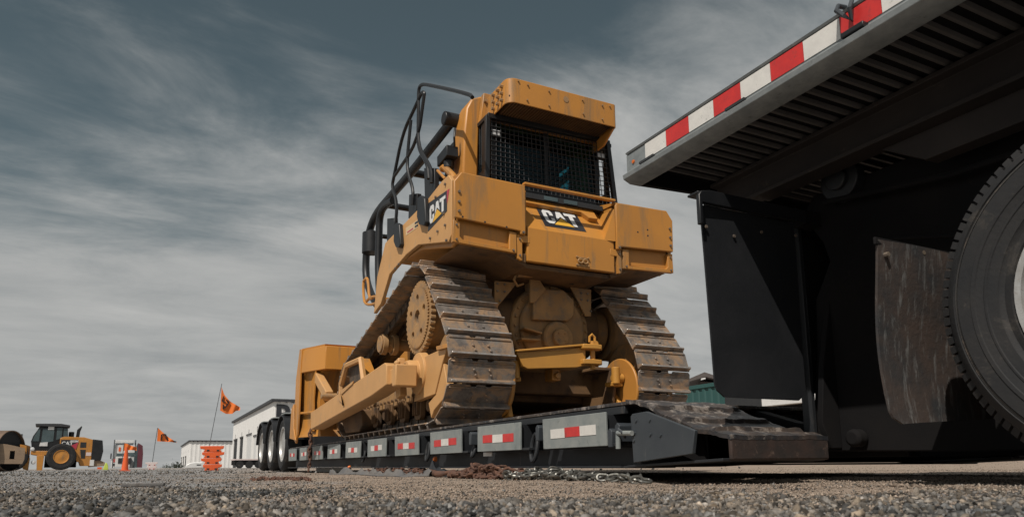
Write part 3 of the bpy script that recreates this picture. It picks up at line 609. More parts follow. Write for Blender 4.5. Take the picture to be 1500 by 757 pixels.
for px, py in ((1034, 332), (1075, 346), (1115, 340), (1165, 345)):
    c = on(1, FYF-0.012, px, py); bolt(mb, c, (0, -1, 0), 0.008, 0.006)
mb.build('bolt', 'bolt', o)
mb = MB(); mb.box(2.75, 2.86, FYF-0.03, FYF+0.04, 1.13, 1.20); ft(mb, 'flap_arm', 'blackmat')
# rear flap, weathered, behind the big wheel
FY2 = 1.47
c = on(1, FY2, 1281, 352); c2 = on(1, FY2, 1325, 620)
ft(flap(FY2, c.x, c.x+0.62, c2.z, c.z, 0.0, wob=0.007, taper=(c2.x-c.x)*0.55, lean=0.02, clipr=0.05, cut=0.03), 'mud_flap', 'flap_old', label='scuffed streaky mud flap with two bolts')
mb = MB(); mb.box(c.x-0.012, c.x+0.66, FY2-0.012, FY2-0.002, c.z-0.018, c.z+0.008); o = ft(mb, 'flap_clamp', 'blackmat', bevel=0.003)
mb = MB()
for px, py in ((1298, 373), (1350, 371)):
    q = on(1, FY2-0.012, px, py); mb.cyl(q+Vector((0, 0.012, 0)), q+Vector((0, -0.010, 0)), 0.010, 0.008, 8)
mb.build('bolt', 'bolt', o)
mb = MB(); mb.cyl((c.x+0.1, FY2+0.015, c.z-0.006), (2.9, FY2+0.015, c.z-0.006), 0.016, n=12); ft(mb, 'flap_rod', 'blackmat')
# wheels and axle
wheel(FT, 0.520, 0.27, 2.205, 0.834, GZ+0.538, 0.292, lugs=104, label='near wheel filling the right edge of the photo')
wheel(FT, 0.520, 0.27, 2.505, 0.834, GZ+0.538, 0.292, lugs=0)
wheel(FT, 0.520, 0.27, 4.02, 0.834, GZ+0.538, 0.292, lugs=0)
wheel(FT, 0.520, 0.27, 4.32, 0.834, GZ+0.538, 0.292, lugs=0)
mb = MB(); mb.cyl((2.3, 0.834, 0.448), (4.5, 0.834, 0.448), 0.07); ft(mb, 'axle', 'blackmat')
mb = MB(); mb.cyl((2.205+0.10, 0.834, 0.448), (2.205-0.02, 0.834, 0.448), 0.075, 0.06, 24); ft(mb, 'hub_cap', 'rim', bevel=0.01)
for x in (2.83,):
    mb = MB(); mb.tube([(x, 2.0, 0.62), (x, 1.4, 0.42), (x, 0.834, 0.36), (x, 0.2, 0.5), (x, -0.4, 0.75)], 0.04, 8); mb.box(x-0.045, x+0.02, 0.6, 1.05, 0.50, 0.95); ft(mb, 'suspension_arm', 'blackmat')
mb = MB(); mb.tube([(2.80, 2.2, 1.22), (2.80, 1.6, 1.13), (2.79, 0.9, 1.10), (2.79, 0.2, 1.14)], 0.014, 8); mb.tube([(2.79, 1.9, 0.95), (2.79, 1.3, 0.80), (2.79, 0.9, 0.85)], 0.010, 8); ft(mb, 'air_hose', 'blackmat')

# ------------------------------------------------------------------ bulldozer
BD = empty('bulldozer', (3.365, 6.9, DZ), 'yellow bulldozer with black guards standing on the lowboy trailer, seen from behind', 'bulldozer')
def bd(mb, name, m='yellow', parent=None, **k): return mb.build(name, m, parent or BD, **k)
TL, TW = 2.115, 0.61
TRX = (TL, 4.615-TW)
TB = DZ + 0.056                                                       # plate level at the bottom
CIR = [(5.765, TB+0.465, 0.463), (8.66, TB+0.455, 0.453), (6.25, 1.376, 0.478)]
def hull(circ, n=160):
    P = sorted({(round(cy_+r*math.cos(2*math.pi*k/n), 5), round(cz_+r*math.sin(2*math.pi*k/n), 5)) for cy_, cz_, r in circ for k in range(n)})
    def half(P):
        h = []
        for p in P:
            while len(h) > 1 and (h[-1][0]-h[-2][0])*(p[1]-h[-2][1]) - (h[-1][1]-h[-2][1])*(p[0]-h[-2][0]) <= 0: h.pop()
            h.append(p)
        return h
    lo, up = half(P), half(P[::-1]); return lo[:-1]+up[:-1]           # counter-clockwise
def resample(H, n, phase=0.0):
    d = [0]; m_ = len(H)
    for i in range(m_): d.append(d[-1]+math.dist(H[i], H[(i+1) % m_]))
    Lh = d[-1]; out_ = []
    for k in range(n):
        s_ = (k+phase)/n*Lh % Lh; i = max(j for j in range(m_) if d[j] <= s_+1e-9); f = (s_-d[i])/(d[i+1]-d[i])
        a, b2 = H[i], H[(i+1) % m_]; out_.append((a[0]+(b2[0]-a[0])*f, a[1]+(b2[1]-a[1])*f))
    return out_, Lh
H = hull(CIR); _, LH = resample(H, 10); NS = round(LH/0.2032); PITCH = LH/NS
# one shoe: x along its width, y along the track, z outward
def shoe_mesh():
    h = PITCH/2+0.004; mb = MB()
    out_ = [(0.0, -h+0.02), (0.02, -h), (0.205, -h), (0.215, -h+0.018), (0.258, -h+0.018), (0.268, -h), (0.342, -h), (0.352, -h+0.018), (0.395, -h+0.018), (0.405, -h), (TW-0.02, -h), (TW, -h+0.02), (TW, h-0.01), (0.0, h-0.01)]
    mb.prism(out_, 2, 0.0, 0.013)
    # leading edge grouser bar, tapered in section, and low trailing lip
    for (ya, yb, zt, xa, xb) in ((h-0.046, h-0.016, 0.062, 0.004, TW-0.004),):
        V = [(xa, ya-0.006, 0.013), (xb, ya-0.006, 0.013), (xb, yb, 0.013), (xa, yb, 0.013), (xa+0.012, ya+0.008, zt), (xb-0.012, ya+0.008, zt), (xb-0.012, yb-0.004, zt), (xa+0.012, yb-0.004, zt)]
        mb.add(V, [(0,3,2,1),(4,5,6,7),(0,1,5,4),(1,2,6,5),(2,3,7,6),(3,0,4,7)])
    mb.prism([(-h+0.020, 0.0131), (-h+0.034, 0.0131), (-h+0.030, 0.023), (-h+0.021, 0.023)], 0, 0.02, TW-0.02)
    for bx in (0.235, 0.375):
        for by in (-0.018, 0.026): mb.cyl((bx+(0.01 if by > 0 else -0.006), by, 0.013), (bx+(0.01 if by > 0 else -0.006), by, 0.026), 0.0125, 0.011, 7)
    return mb
for ti, tx in enumerate(TRX):
    TK = bpy.data.objects.new('track', None); S.collection.objects.link(TK); TK.parent = BD; TK.location = (0, 0, 0)
    pts, _ = resample(H, NS, 0.35)
    for k in range(NS):
        p, q, o_ = pts[k], pts[(k+1) % NS], pts[k-1]
        c_ = Vector((tx, p[0], p[1])); tan = Vector((0, q[0]-o_[0], q[1]-o_[1])).normalized(); nrm = Vector((1, 0, 0)).cross(tan)
        if nrm.dot(Vector((0, p[0]-6.9, p[1]-0.95))) < 0: nrm = -nrm
        Rm = Matrix((Vector((1, 0, 0)), tan, nrm)).transposed().to_4x4(); Rm.translation = c_ - BD.location
        if ti == 0 and k == 0:
            mb = shoe_mesh(); s0 = mb.build('track_shoe', 'shoe', None, bevel=0.0025, seg=1); s0.data.materials.append(M['shoe_edge'])
            for f_ in s0.data.polygons:
                if min(s0.data.vertices[q_].co.z for q_ in f_.vertices) > 0.05 or (f_.normal.y < -0.9 and max(s0.data.vertices[q_].co.z for q_ in f_.vertices) < 0.02): f_.material_index = 1
            s0.parent = TK; s0.parent = TK; s0.matrix_local = Rm
        else: inst(s0, TK, Rm)
    mb = MB(); PP, _ = resample(H, NS*2, 0.7)
    for xr in (0.20, 0.36):
        for k in range(0, NS*2, 2):
            a, b2, c3 = PP[k], PP[(k+1) % (2*NS)], PP[(k+2) % (2*NS)]
            def inn(p, d_):
                cc = min(CIR, key=lambda c_: 0); g = Vector((p[0]-6.9, p[1]-0.95)); return None
            t_ = Vector((0, c3[0]-a[0], c3[1]-a[1])).normalized(); n_ = Vector((1, 0, 0)).cross(t_)
            if n_.dot(Vector((0, a[0]-6.9, a[1]-0.95))) < 0: n_ = -n_
            mid = Vector((tx+xr, (a[0]+c3[0])/2, (a[1]+c3[1])/2)) - n_*0.050
            mb.obox(mid - t_*0.115, mid + t_*0.085, 0.085, 0.032, up=(1, 0, 0))
            e_ = Vector((tx+xr, a[0], a[1])) - n_*0.055; mb.cyl(e_+Vector((-0.024, 0, 0)), e_+Vector((0.024, 0, 0)), 0.042, n=10)
    mb.build('track_chain', 'chain_link', TK)
    fr = -1 if ti == 0 else 1
    # idlers and sprocket
    xc = tx+TW/2
    for (cy_, cz_, r_) in CIR[:2]:
        mb = MB(); mb.cyl((xc-0.10, cy_, cz_), (xc+0.10, cy_, cz_), r_-0.10, n=40); mb.cyl((xc-0.14, cy_, cz_), (xc+0.14, cy_, cz_), r_-0.28, n=24); bd(mb, 'idler_wheel', 'yellow_dusty', bevel=0.01)
    mb = MB(); mb.cyl((xc-0.12, 6.25, 1.376), (xc+0.25*(-fr), 6.25, 1.376), 0.24, n=32); bd(mb, 'final_drive', 'yellow_dusty', bevel=0.01)
    for k in range(7):
        yy = 6.15+0.345*k; mb = MB(); mb.cyl((xc-0.13, yy, TB+0.185), (xc+0.13, yy, TB+0.185), 0.085, n=20); mb.cyl((xc-0.16, yy, TB+0.185), (xc+0.16, yy, TB+0.185), 0.06, n=16); bd(mb, 'track_roller', 'shaded_grime', bevel=0.006)
# toothed drive plates, outboard, with real holes
def gear(R, teeth, holes, th):
    cu = bpy.data.curves.new('gear', 'CURVE'); cu.dimensions = '2D'; cu.fill_mode = 'BOTH'; cu.extrude = th/2
    def spl(P):
        s_ = cu.splines.new('POLY'); s_.points.add(len(P)-1); s_.use_cyclic_u = True
        for p, (a, b2) in zip(s_.points, P): p.co = (a, b2, 0, 1)
    P = []
    for k in range(teeth):
        a = 2*math.pi*k/teeth
        for da, rr in ((-0.36, R*0.945), (-0.27, R*0.985), (-0.14, R), (0.14, R), (0.27, R*0.985), (0.36, R*0.945)):
            aa = a+da*2*math.pi/teeth; P.append((rr*math.cos(aa), rr*math.sin(aa)))
    spl(P)
    for hx, hy, hr in holes: spl([(hx+hr*math.cos(2*math.pi*i/20), hy+hr*math.sin(2*math.pi*i/20)) for i in range(20)][::-1])
    ob = bpy.data.objects.new('g', cu); S.collection.objects.link(ob); dg = bpy.context.evaluated_depsgraph_get(); me = bpy.data.meshes.new_from_object(ob.evaluated_get(dg))
    V = [tuple(v_.co) for v_ in me.vertices]; F = [tuple(p.vertices) for p in me.polygons]; bpy.data.objects.remove(ob); return V, F
holes = [(0.0, 0.0, 0.075)] + [(0.19*math.cos(a), 0.19*math.sin(a), 0.036) for a in [math.radians(18+72*k) for k in range(5)]]
gV, gF = gear(0.352, 40, holes, 0.045)
gV2, gF2 = gear(0.300, 60, holes, 0.012)
for xs, sg in ((2.185, 1), (4.545, -1)):
    mb = MB(); mb.add([(xs+sg*(0.03+z), 6.25+x, 1.376+y) for x, y, z in gV], gF); g_ = bd(mb, 'drive_sprocket', 'yellow_dusty', bevel=0.003, seg=1)
    mb = MB(); mb.add([(xs+sg*z, 6.25+x, 1.376+y) for x, y, z in gV2], gF2); mb.build('sprocket_cover', 'yellow_dusty', g_)
    mb = MB(); mb.cyl((xs+sg*0.056, 6.25, 1.376), (xs+sg*0.30, 6.25, 1.376), 0.29, n=48); mb.cyl((xs+sg*0.02, 6.25, 1.376), (xs+sg*0.05, 6.25, 1.376), 0.05, n=20); bd(mb, 'sprocket_hub', 'yellow_dusty', bevel=0.01)
# carrier roller
c = on(0, 2.22, 558, 504)
mb = MB(); mb.cyl((2.20, c.y, c.z), (2.22, c.y, c.z), 0.095, n=28); mb.cyl((2.22, c.y, c.z), (2.28, c.y, c.z), 0.115, n=28); mb.cyl((2.28, c.y, c.z), (2.34, c.y, c.z), 0.085, n=28); mb.cyl((2.34, c.y, c.z), (2.40, c.y, c.z), 0.115, n=28); mb.cyl((2.38, c.y, c.z), (2.60, c.y, c.z), 0.06, n=20)
bd(mb, 'carrier_roller', 'yellow_dusty', bevel=0.006)
# track roller frame with its rear plates
def side(polypx, X, x1, name, m='yellow', px=True, **k):
    P = [(q.y, q.z) for q in onX(X, *polypx)] if px else polypx
    mb = MB(); mb.prism(P, 0, X, x1); o = bd(mb, name, m, **k)
    return o, P
for (xa, xb) in ((2.24, 2.62), (4.11, 4.49)):
    mb = MB(); mb.prism([(5.95, 0.62), (8.35, 0.58), (8.40, 0.86), (6.3, 0.96), (5.75, 0.98)], 0, xa, xb); bd(mb, 'roller_frame', 'yellow_dusty', bevel=0.012)
for (x0_, x1_) in ((2.17, 2.24), (4.49, 4.56)):
    Pz = [(q.y, q.z) for q in onX(2.17, (622, 522), (655, 507), (648, 530), (637, 577), (606, 588), (612, 560))]
    mb = MB(); mb.prism(Pz, 0, x0_, x1_); bd(mb, 'rear_frame_plate', 'yellow_side', bevel=0.006)
    Pz = [(q.y, q.z) for q in onX(2.17, (648, 532), (655, 575), (634, 600), (630, 612), (626, 590), (637, 577))]
    mb = MB(); mb.prism(Pz, 0, x0_+0.01, x1_+0.005); bd(mb, 'rear_roller_guard', 'yellow_side', bevel=0.005)
    Pz = [(q.y, q.z) for q in onX(2.15, (640, 507), (656, 503), (657, 509), (641, 513))]
    mb = MB(); mb.prism(Pz, 0, x0_-0.03, x1_); bd(mb, 'frame_top_lip', 'yellow', bevel=0.004)
    # big round trunnion drum
c = on(0, 2.13, 620, 545)
for sg, xo in ((1, 2.02), (-1, 4.71)):
    mb = MB(); mb.lathe([(0, 0), (0.05, 0), (0.055, 0.015), (0.11, 0.02), (0.12, 0.05), (0.12, 0.12), (0.19, 0.13), (0.20, 0.20), (0, 0.20)], (xo, 6.15, 0.83), (sg, 0, 0), 36); bd(mb, 'trunnion', 'yellow_side', bevel=0.004)
    mb = MB()
    for k in range(8):
        a = 2*math.pi*k/8; bolt(mb, (xo+sg*0.02, 6.15+0.085*math.cos(a), 0.83+0.085*math.sin(a)), (-sg, 0, 0), 0.013, 0.014)
    bd(mb, 'trunnion_bolts', 'yellow_dusty')
    mb = MB(); mb.obox((xo+sg*0.03, 6.35, 0.98), (xo+sg*0.03, 6.28, 0.62), 0.12, 0.07, up=(1, 0, 0)); bd(mb, 'trunnion_cap', 'yellow_side', bevel=0.01)
# roller guards between the rollers, hanging brackets
for sg, x_ in ((1, 2.23), (-1, 4.50)):
    for yy in (6.35, 6.8, 7.25, 7.75, 8.2):
        mb = MB(); mb.prism([(yy-0.10, 0.63), (yy+0.10, 0.63), (yy+0.085, 0.45), (yy+0.055, 0.42), (yy-0.055, 0.42), (yy-0.085, 0.45)], 0, x_, x_+sg*0.05)
        for q_ in (-0.05, 0.0, 0.05): mb.box(min(x_, x_-sg*0.03), max(x_, x_-sg*0.03), yy+q_-0.008, yy+q_+0.008, 0.46, 0.64)
        bd(mb, 'roller_bracket', 'shaded_grime', bevel=0.005)
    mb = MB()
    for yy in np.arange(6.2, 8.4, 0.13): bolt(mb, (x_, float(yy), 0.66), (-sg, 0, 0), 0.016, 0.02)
    bd(mb, 'frame_bolts', 'shaded_grime')
# push arms
AX = 1.86
pa = [(q.y, q.z) for q in onX(AX, (563, 531), (566, 534), (566, 563), (543, 580), (455, 629), (455, 604))]
for xs, x1_ in ((AX, AX+0.17), (4.87-0.17, 4.87)):
    mb = MB(); mb.prism(pa, 0, xs, x1_); o = bd(mb, 'push_arm', 'yellow_side', bevel=0.008)
    ca = on(0, AX, 507, 576)
    mb = MB(); xx = xs-0.012 if xs < 3 else x1_+0.012
    mb.prism([(ca.y+0.32, ca.z-0.04), (ca.y+0.22, ca.z+0.05), (ca.y-0.32, ca.z+0.10), (ca.y-0.30, ca.z+0.07), (ca.y+0.17, ca.z+0.005), (ca.y+0.10, ca.z-0.12), (ca.y+0.06, ca.z-0.12)], 0, min(xx, xs), max(xx, x1_) if xs > 3 else xs+0.001)
    mb.build('arm_stiffener', 'yellow_side', o, bevel=0.004)
    mb = MB(); zc2 = pa[1][1]-0.11; mb.box(xs+0.035, x1_-0.035, pa[1][0]-0.10, pa[1][0]+0.02, zc2-0.07, zc2+0.07); mb.box(xs+0.02, x1_+0.05, pa[1][0]-0.21, pa[1][0]-0.11, zc2-0.10, zc2+0.095); mb.cyl((xs+0.05, pa[1][0]-0.16, zc2+0.09), (xs+0.05, pa[1][0]-0.16, zc2+0.125), 0.03, n=8); bd(mb, 'arm_ball_cap', 'yellow_side', bevel=0.012)
# blade, three folds: wing, centre, wing
by0, bz0, bz1 = 9.50, 0.41, 1.60
plan = [(1.80, 9.98), (2.00, 9.46), (4.73, 9.46), (4.93, 9.98)]
prof_b = [(0.0, bz0-0.02), (0.10, bz0+0.12), (0.14, 0.78), (0.12, 1.15), (0.03, 1.45), (-0.07, bz1)]
mb = MB(); V = []; F = []
for th_ in (0.0, 0.045):
    for x, y in plan:
        for dy, z in prof_b: V.append((x, y+dy+th_*1.0, z))
np_, nq = len(plan), len(prof_b); half = np_*nq
for i in range(np_-1):
    for j in range(nq-1):
        a = i*nq+j; F += [(a, a+nq, a+nq+1, a+1), (a+half, a+1+half, a+nq+1+half, a+nq+half)]
for j in range(nq-1):
    for i in (0, np_-1): a = i*nq+j; F.append((a, a+1, a+1+half, a+half))
for i in range(np_-1):
    for j in (0, nq-1): a = i*nq+j; F.append((a, a+half, a+nq+half, a+nq))
mb.add(V, F); bl = bd(mb, 'blade', 'yellow')
for xs, s_ in ((1.80, -1), (4.93, 1)):
    mb = MB(); mb.prism([(9.98+a, z) for a, z in ((-0.04, bz0+0.02), (-0.07, 0.7), (-0.07, 1.3), (-0.12, bz1-0.02), (0.05, bz1+0.01), (0.24, 1.2), (0.24, 0.7), (0.20, bz0-0.05), (0.05, bz0-0.10))], 0, xs-0.014 if s_ < 0 else xs-0.010, xs+0.010 if s_ < 0 else xs+0.014); mb.build('end_plate', 'yellow', bl, bevel=0.004)
    mb = MB(); mb.prism([(9.95, bz0-0.06), (10.40, bz0-0.02), (10.36, bz0+0.40), (10.20, bz0+0.45), (10.12, bz0+0.1)], 0, xs-0.035 if s_ < 0 else xs+0.016, xs-0.016 if s_ < 0 else xs+0.035); mb.build('end_bit', 'yellow', bl, bevel=0.005)
# upper box flange and vertical ribs at the back of the blade
def blade_box(z0, z1, d0, d1, name):
    mb = MB()
    for (xa, ya), (xb, yb) in zip(plan[:-1], plan[1:]):
        mb.add([(xa, ya-d0, z0), (xb, yb-d0, z0), (xb, yb+d1, z0), (xa, ya+d1, z0), (xa, ya-d0*0.9, z1), (xb, yb-d0*0.9, z1), (xb, yb+d1*0.4, z1), (xa, ya+d1*0.4, z1)], [(0,3,2,1),(4,5,6,7),(0,1,5,4),(1,2,6,5),(2,3,7,6),(3,0,4,7)])
    return mb.build(name, 'yellow', bl, bevel=0.006)
blade_box(1.26, 1.57, 0.13, 0.05, 'upper_box_beam'); blade_box(0.70, 0.73, 0.05, 0.12, 'middle_flange')
for xr in (1.92, 2.22, 2.62, 3.2, 3.75, 4.2, 4.6):
    yb = 9.46 + (max(0, 2.0-xr)+max(0, xr-4.73))*2.6
    mb = MB(); mb.prism([(yb-0.10, 0.46), (yb+0.12, 0.46), (yb+0.12, 1.28), (yb-0.12, 1.28), (yb-0.04, 0.9)], 0, xr, xr+0.022); mb.build('blade_rib', 'yellow', bl, bevel=0.003)
# tilt brace from the top of the blade to the arm
for sg in (0, 1):
    X_ = 1.97 if sg == 0 else 4.76
    a = on(0, 1.97, 459, 539); b_ = on(0, 1.97, 482, 580)
    a = Vector((X_, a.y, a.z)); b_ = Vector((X_, b_.y, b_.z))
    mb = MB(); mb.obox(a, b_, 0.10, 0.13); bd(mb, 'tilt_brace', 'yellow_side', bevel=0.012)
    for q_, r_ in ((a, 0.045), (b_, 0.04)):
        mb = MB(); mb.cyl(q_+Vector((-0.10, 0, 0)), q_+Vector((0.10, 0, 0)), r_, n=20); bd(mb, 'brace_pin', 'yellow_dusty', bevel=0.008)
    for dx in (-0.13, 0.10):
        mb = MB(); mb.prism([(a.y-0.06, a.z-0.10), (a.y+0.45, a.z-0.28), (a.y+0.45, a.z+0.12), (a.y+0.05, a.z+0.17), (a.y-0.07, a.z+0.08)], 0, X_+dx, X_+dx+0.03); bd(mb, 'brace_lug', 'yellow', bevel=0.006)
# step frame above the front of the track frame
X_ = 2.06
sf = onX(X_, (500, 563), (508, 535), (529, 526), (533, 560))
mb = MB(); mb.tube([sf[0], sf[1], sf[2], sf[3]], 0.035, 6); mb.tube([sf[0], sf[0]+Vector((0, 0.0, -0.2))], 0.03, 6); bd(mb, 'step_frame', 'yellow_side')
mb = MB(); q = onX(X_+0.05, (512, 540), (527, 532), (529, 555), (512, 563)); mb.ext(q, (0.05, 0, 0)); bd(mb, 'step_tread', 'chain_link')
sf = onX(2.2, (534, 527), (545, 555))
mb = MB(); mb.obox(sf[0], sf[1], 0.12, 0.05); bd(mb, 'front_bracket', 'yellow', bevel=0.006)
c = on(0, 2.1, 513, 617)
mb = MB(); mb.prism([(q.y, q.z) for q in onX(2.14, (499, 605), (520, 598), (532, 600), (533, 622), (528, 632), (508, 634))], 0, 2.12, 2.30); bd(mb, 'front_idler_guard', 'shaded_grime', bevel=0.012)

# ---- rear body
RY = 5.38
def Rz(pts, Y=RY): return [(q.x, q.z) for q in onY(Y, *pts)]
BX0, BX1 = 2.19, 4.54
def mirror(P, c=3.365): return [(2*c-x, z) for x, z in P]
# fuel tank body left and right
for sg in (0, 1):
    mx = (lambda x: x) if sg == 0 else (lambda x: 6.73-x)
    mb = MB(); mb.prism([(RY+0.03, 1.885), (RY+0.03, 2.45), (RY+0.12, 2.49), (7.0, 2.49), (7.0, 2.10), (6.3, 2.06), (RY+0.14, 1.862)], 0, mx(2.225), mx(2.86)); bd(mb, 'rear_tank', 'yellow', bevel=0.012)
    # upper cover plate, proud of the tank
    mb = MB(); P = [(2.19, 2.075), (2.82, 2.045), (2.82, 2.015), (2.872, 2.015), (2.872, 2.46), (2.852, 2.482), (2.25, 2.495), (2.18, 2.40)]
    mb.prism([(mx(x), z) for x, z in P], 1, RY-0.035, RY-0.004); cv = bd(mb, 'tank_cover', 'yellow', bevel=0.008)
    mb = MB(); mb.add([(mx(2.25), RY-0.03, 2.495), (mx(2.87), RY-0.03, 2.483), (mx(2.87), RY+0.30, 2.555), (mx(2.27), RY+0.30, 2.565), (mx(2.25), RY-0.03, 2.48), (mx(2.87), RY-0.03, 2.47), (mx(2.87), RY+0.30, 2.49), (mx(2.27), RY+0.30, 2.49)], [(0,1,2,3),(4,7,6,5),(0,4,5,1),(1,5,6,2),(2,6,7,3),(3,7,4,0)]); mb.build('cover_top', 'yellow', cv)
    mb = MB()
    for (x, z) in ((2.225, 2.31), (2.225, 2.22), (2.225, 2.135), (2.845, 2.035)): bolt(mb, (mx(x), RY-0.035, z), (0, -1, 0), 0.013, 0.014)
    mb.build('bolt', 'bolt', cv)
    mb = MB()
    for (x, z) in ((2.26, 2.09), (2.47, 2.075), (2.68, 2.06)) if sg == 0 else ((2.50, 2.26), (2.50, 2.20), (2.62, 2.22)): mb.cyl((mx(x), RY-0.0362, z), (mx(x), RY-0.034, z), 0.009, n=12)
    mb.build('bolt_hole', 'opening', cv)
    # lower strip with corner plate
    mb = MB(); mb.prism([(mx(x), z) for x, z in ((2.185, 2.06), (2.18, 1.865), (2.79, 1.84), (2.79, 2.03), (2.72, 2.035), (2.72, 1.875), (2.27, 1.895), (2.245, 1.92), (2.245, 2.05))], 1, RY-0.012, RY+0.03); lc = bd(mb, 'lower_corner_plate', 'yellow', bevel=0.004)
    mb = MB()
    for (x, z) in ((2.213, 2.02), (2.213, 1.89), (2.755, 1.865)): bolt(mb, (mx(x), RY-0.012, z), (0, -1, 0), 0.011, 0.012)
    mb.build('bolt', 'bolt', lc)
    # side skirt
    sk = [(q.y, q.z) for q in onX(2.20, (658, 262), (659, 270), (662, 350), (658, 356.5), (616, 356.5), (594.7, 375.5), (575, 408), (573, 436), (580, 372), (584, 345), (590, 336), (600, 325), (629, 297))]
    sk = [(5.40, 2.43), (5.395, 1.93), (5.45, 1.885), (6.24, 2.085), (6.60, 2.085), (7.15, 2.02), (7.45, 1.76), (7.72, 1.70), (7.62, 2.10), (7.33, 2.42), (6.0, 2.455), (5.62, 2.50), (5.47, 2.50)]
    mb = MB(); mb.prism(sk, 0, mx(2.175), mx(2.215)); sd = bd(mb, 'side_skirt', 'yellow_side', bevel=0.006)
    mb = MB()
    for px, py in ((639, 289), (653, 270), (642, 339), (653, 330), (655, 352), (631, 349), (585, 387), (580, 393), (651, 313)):
        q = on(0, 2.175, px, py)
        if sg == 0: bolt(mb, (2.175, q.y, q.z), (-1, 0, 0), 0.013, 0.016)
        else: bolt(mb, (mx(2.175), q.y, q.z), (1, 0, 0), 0.013, 0.016)
    mb.build('bolt', 'bolt', sd)
# centre housing below the logo
zc0, zc1 = 1.775, 2.095
mb = MB(); mb.prism([(RY+0.0, 1.785), (RY+0.0, 2.10), (RY+0.26, 2.46), (RY+0.6, 2.50), (6.2, 2.50), (6.2, 1.83), (5.5, 1.80)], 0, 2.905, 3.85); bd(mb, 'rear_housing', 'yellow', bevel=0.010)
mb = MB(); mb.box(2.90, 3.83, RY+0.06, 6.3, 1.74, 1.783); bd(mb, 'housing_pan', 'shaded_grime', bevel=0.006)
for sg in (0, 1):
    mx = (lambda x: x) if sg == 0 else (lambda x: 6.73-x)
    mb = MB(); P = [(2.80, 2.02), (2.80, 1.80), (2.83, 1.785), (2.852, 1.785), (2.852, 1.955), (2.93, 1.955), (2.93, 2.02)]
    mb.prism([(mx(x), z) for x, z in P], 1, RY-0.003, RY+0.05); o = bd(mb, 'slot_frame', 'yellow', bevel=0.004)
    mb = MB(); mb.prism([(mx(x), z) for x, z in ((2.853, 1.79), (2.906, 1.79), (2.906, 1.954), (2.853, 1.954))], 1, RY+0.13, RY+0.15); mb.build('slot_back', 'opening', o)
    mb = MB(); bolt(mb, (mx(2.825), RY-0.003, 1.83), (0, -1, 0), 0.011, 0.012); bolt(mb, (mx(2.825), RY-0.003, 1.98), (0, -1, 0), 0.011, 0.012); mb.build('bolt', 'bolt', o)
    # sloping cheek beside the logo panel
    x2, x3 = (2.874, 3.02) if sg == 0 else (2.874, 3.05)
    mb = MB(); mb.add([(mx(2.876), RY-0.02, 2.095), (mx(2.99), RY+0.005, 2.100), (mx(2.876), RY+0.24, 2.44), (mx(2.876), RY-0.02, 2.42)], [(0, 1, 2), (0, 2, 3), (0, 3, 1), (1, 3, 2)]) if sg else mb.box(2.8755, 2.905, RY+0.02, RY+0.3, 2.05, 2.46)
    bd(mb, 'logo_recess_cheek', 'yellow')
# belly under the tanks: gusset to the housing
for sg in (0, 1):
    mx = (lambda x: x) if sg == 0 else (lambda x: 6.73-x)
    mb = MB(); mb.prism([(mx(2.25), 1.86), (mx(2.80), 1.83), (mx(2.80), 1.785), (mx(2.90), 1.775), (mx(2.90), 1.86)], 1, RY+0.02, 6.9); mb.prism([(mx(2.62), 1.86), (mx(2.91), 1.86), (mx(2.91), 1.74)], 1, RY+0.035, 6.9); bd(mb, 'belly_plate', 'shaded_grime', bevel=0.006)
# upper recess: step frame on the logo panel
PN = Vector((0, -0.36, 0.26)).normalized()                      # outward normal of the sloping panel
def panel(x, t_, off=0.0):                                             # t_ 0 at the lower edge, 1 at the top
    p = Vector((x, RY + 0.26*t_, 2.10+0.36*t_)); return p + PN*off
def psheet(P, o0, o1):
    a = [panel(x, t_, o0) for x, t_ in P]; return MB().ext(a, PN*(o1-o0))
mb = psheet([(2.876, 0.80), (3.60, 0.80), (3.66, 0.62), (3.76, 0.62), (3.76, 1.0), (2.876, 1.0)], -0.01, 0.045)
bd(mb, 'recess_frame', 'yellow', bevel=0.006)
# chain emblem
c = on(1, RY, 853, 383)
mb = MB()
for k in (-1, 1):
    pts = [(c.x+k*0.027+0.026*math.cos(a), RY-0.014, c.z+0.020*math.sin(a)) for a in [2*math.pi*i/12 for i in range(12)]]; mb.tube(pts, 0.008, 6, closed=True)
mb.box(c.x-0.07, c.x+0.07, RY-0.006, RY+0.002, c.z-0.045, c.z-0.032); mb.box(c.x-0.07, c.x+0.07, RY-0.006, RY+0.002, c.z+0.032, c.z+0.040)
for a in (-1, 1):
    for b_ in (-1, 1): bolt(mb, (c.x+a*0.062, RY-0.002, c.z+b_*0.038), (0, -1, 0), 0.010, 0.016)
bd(mb, 'chain_coupling', 'yellow_dusty')

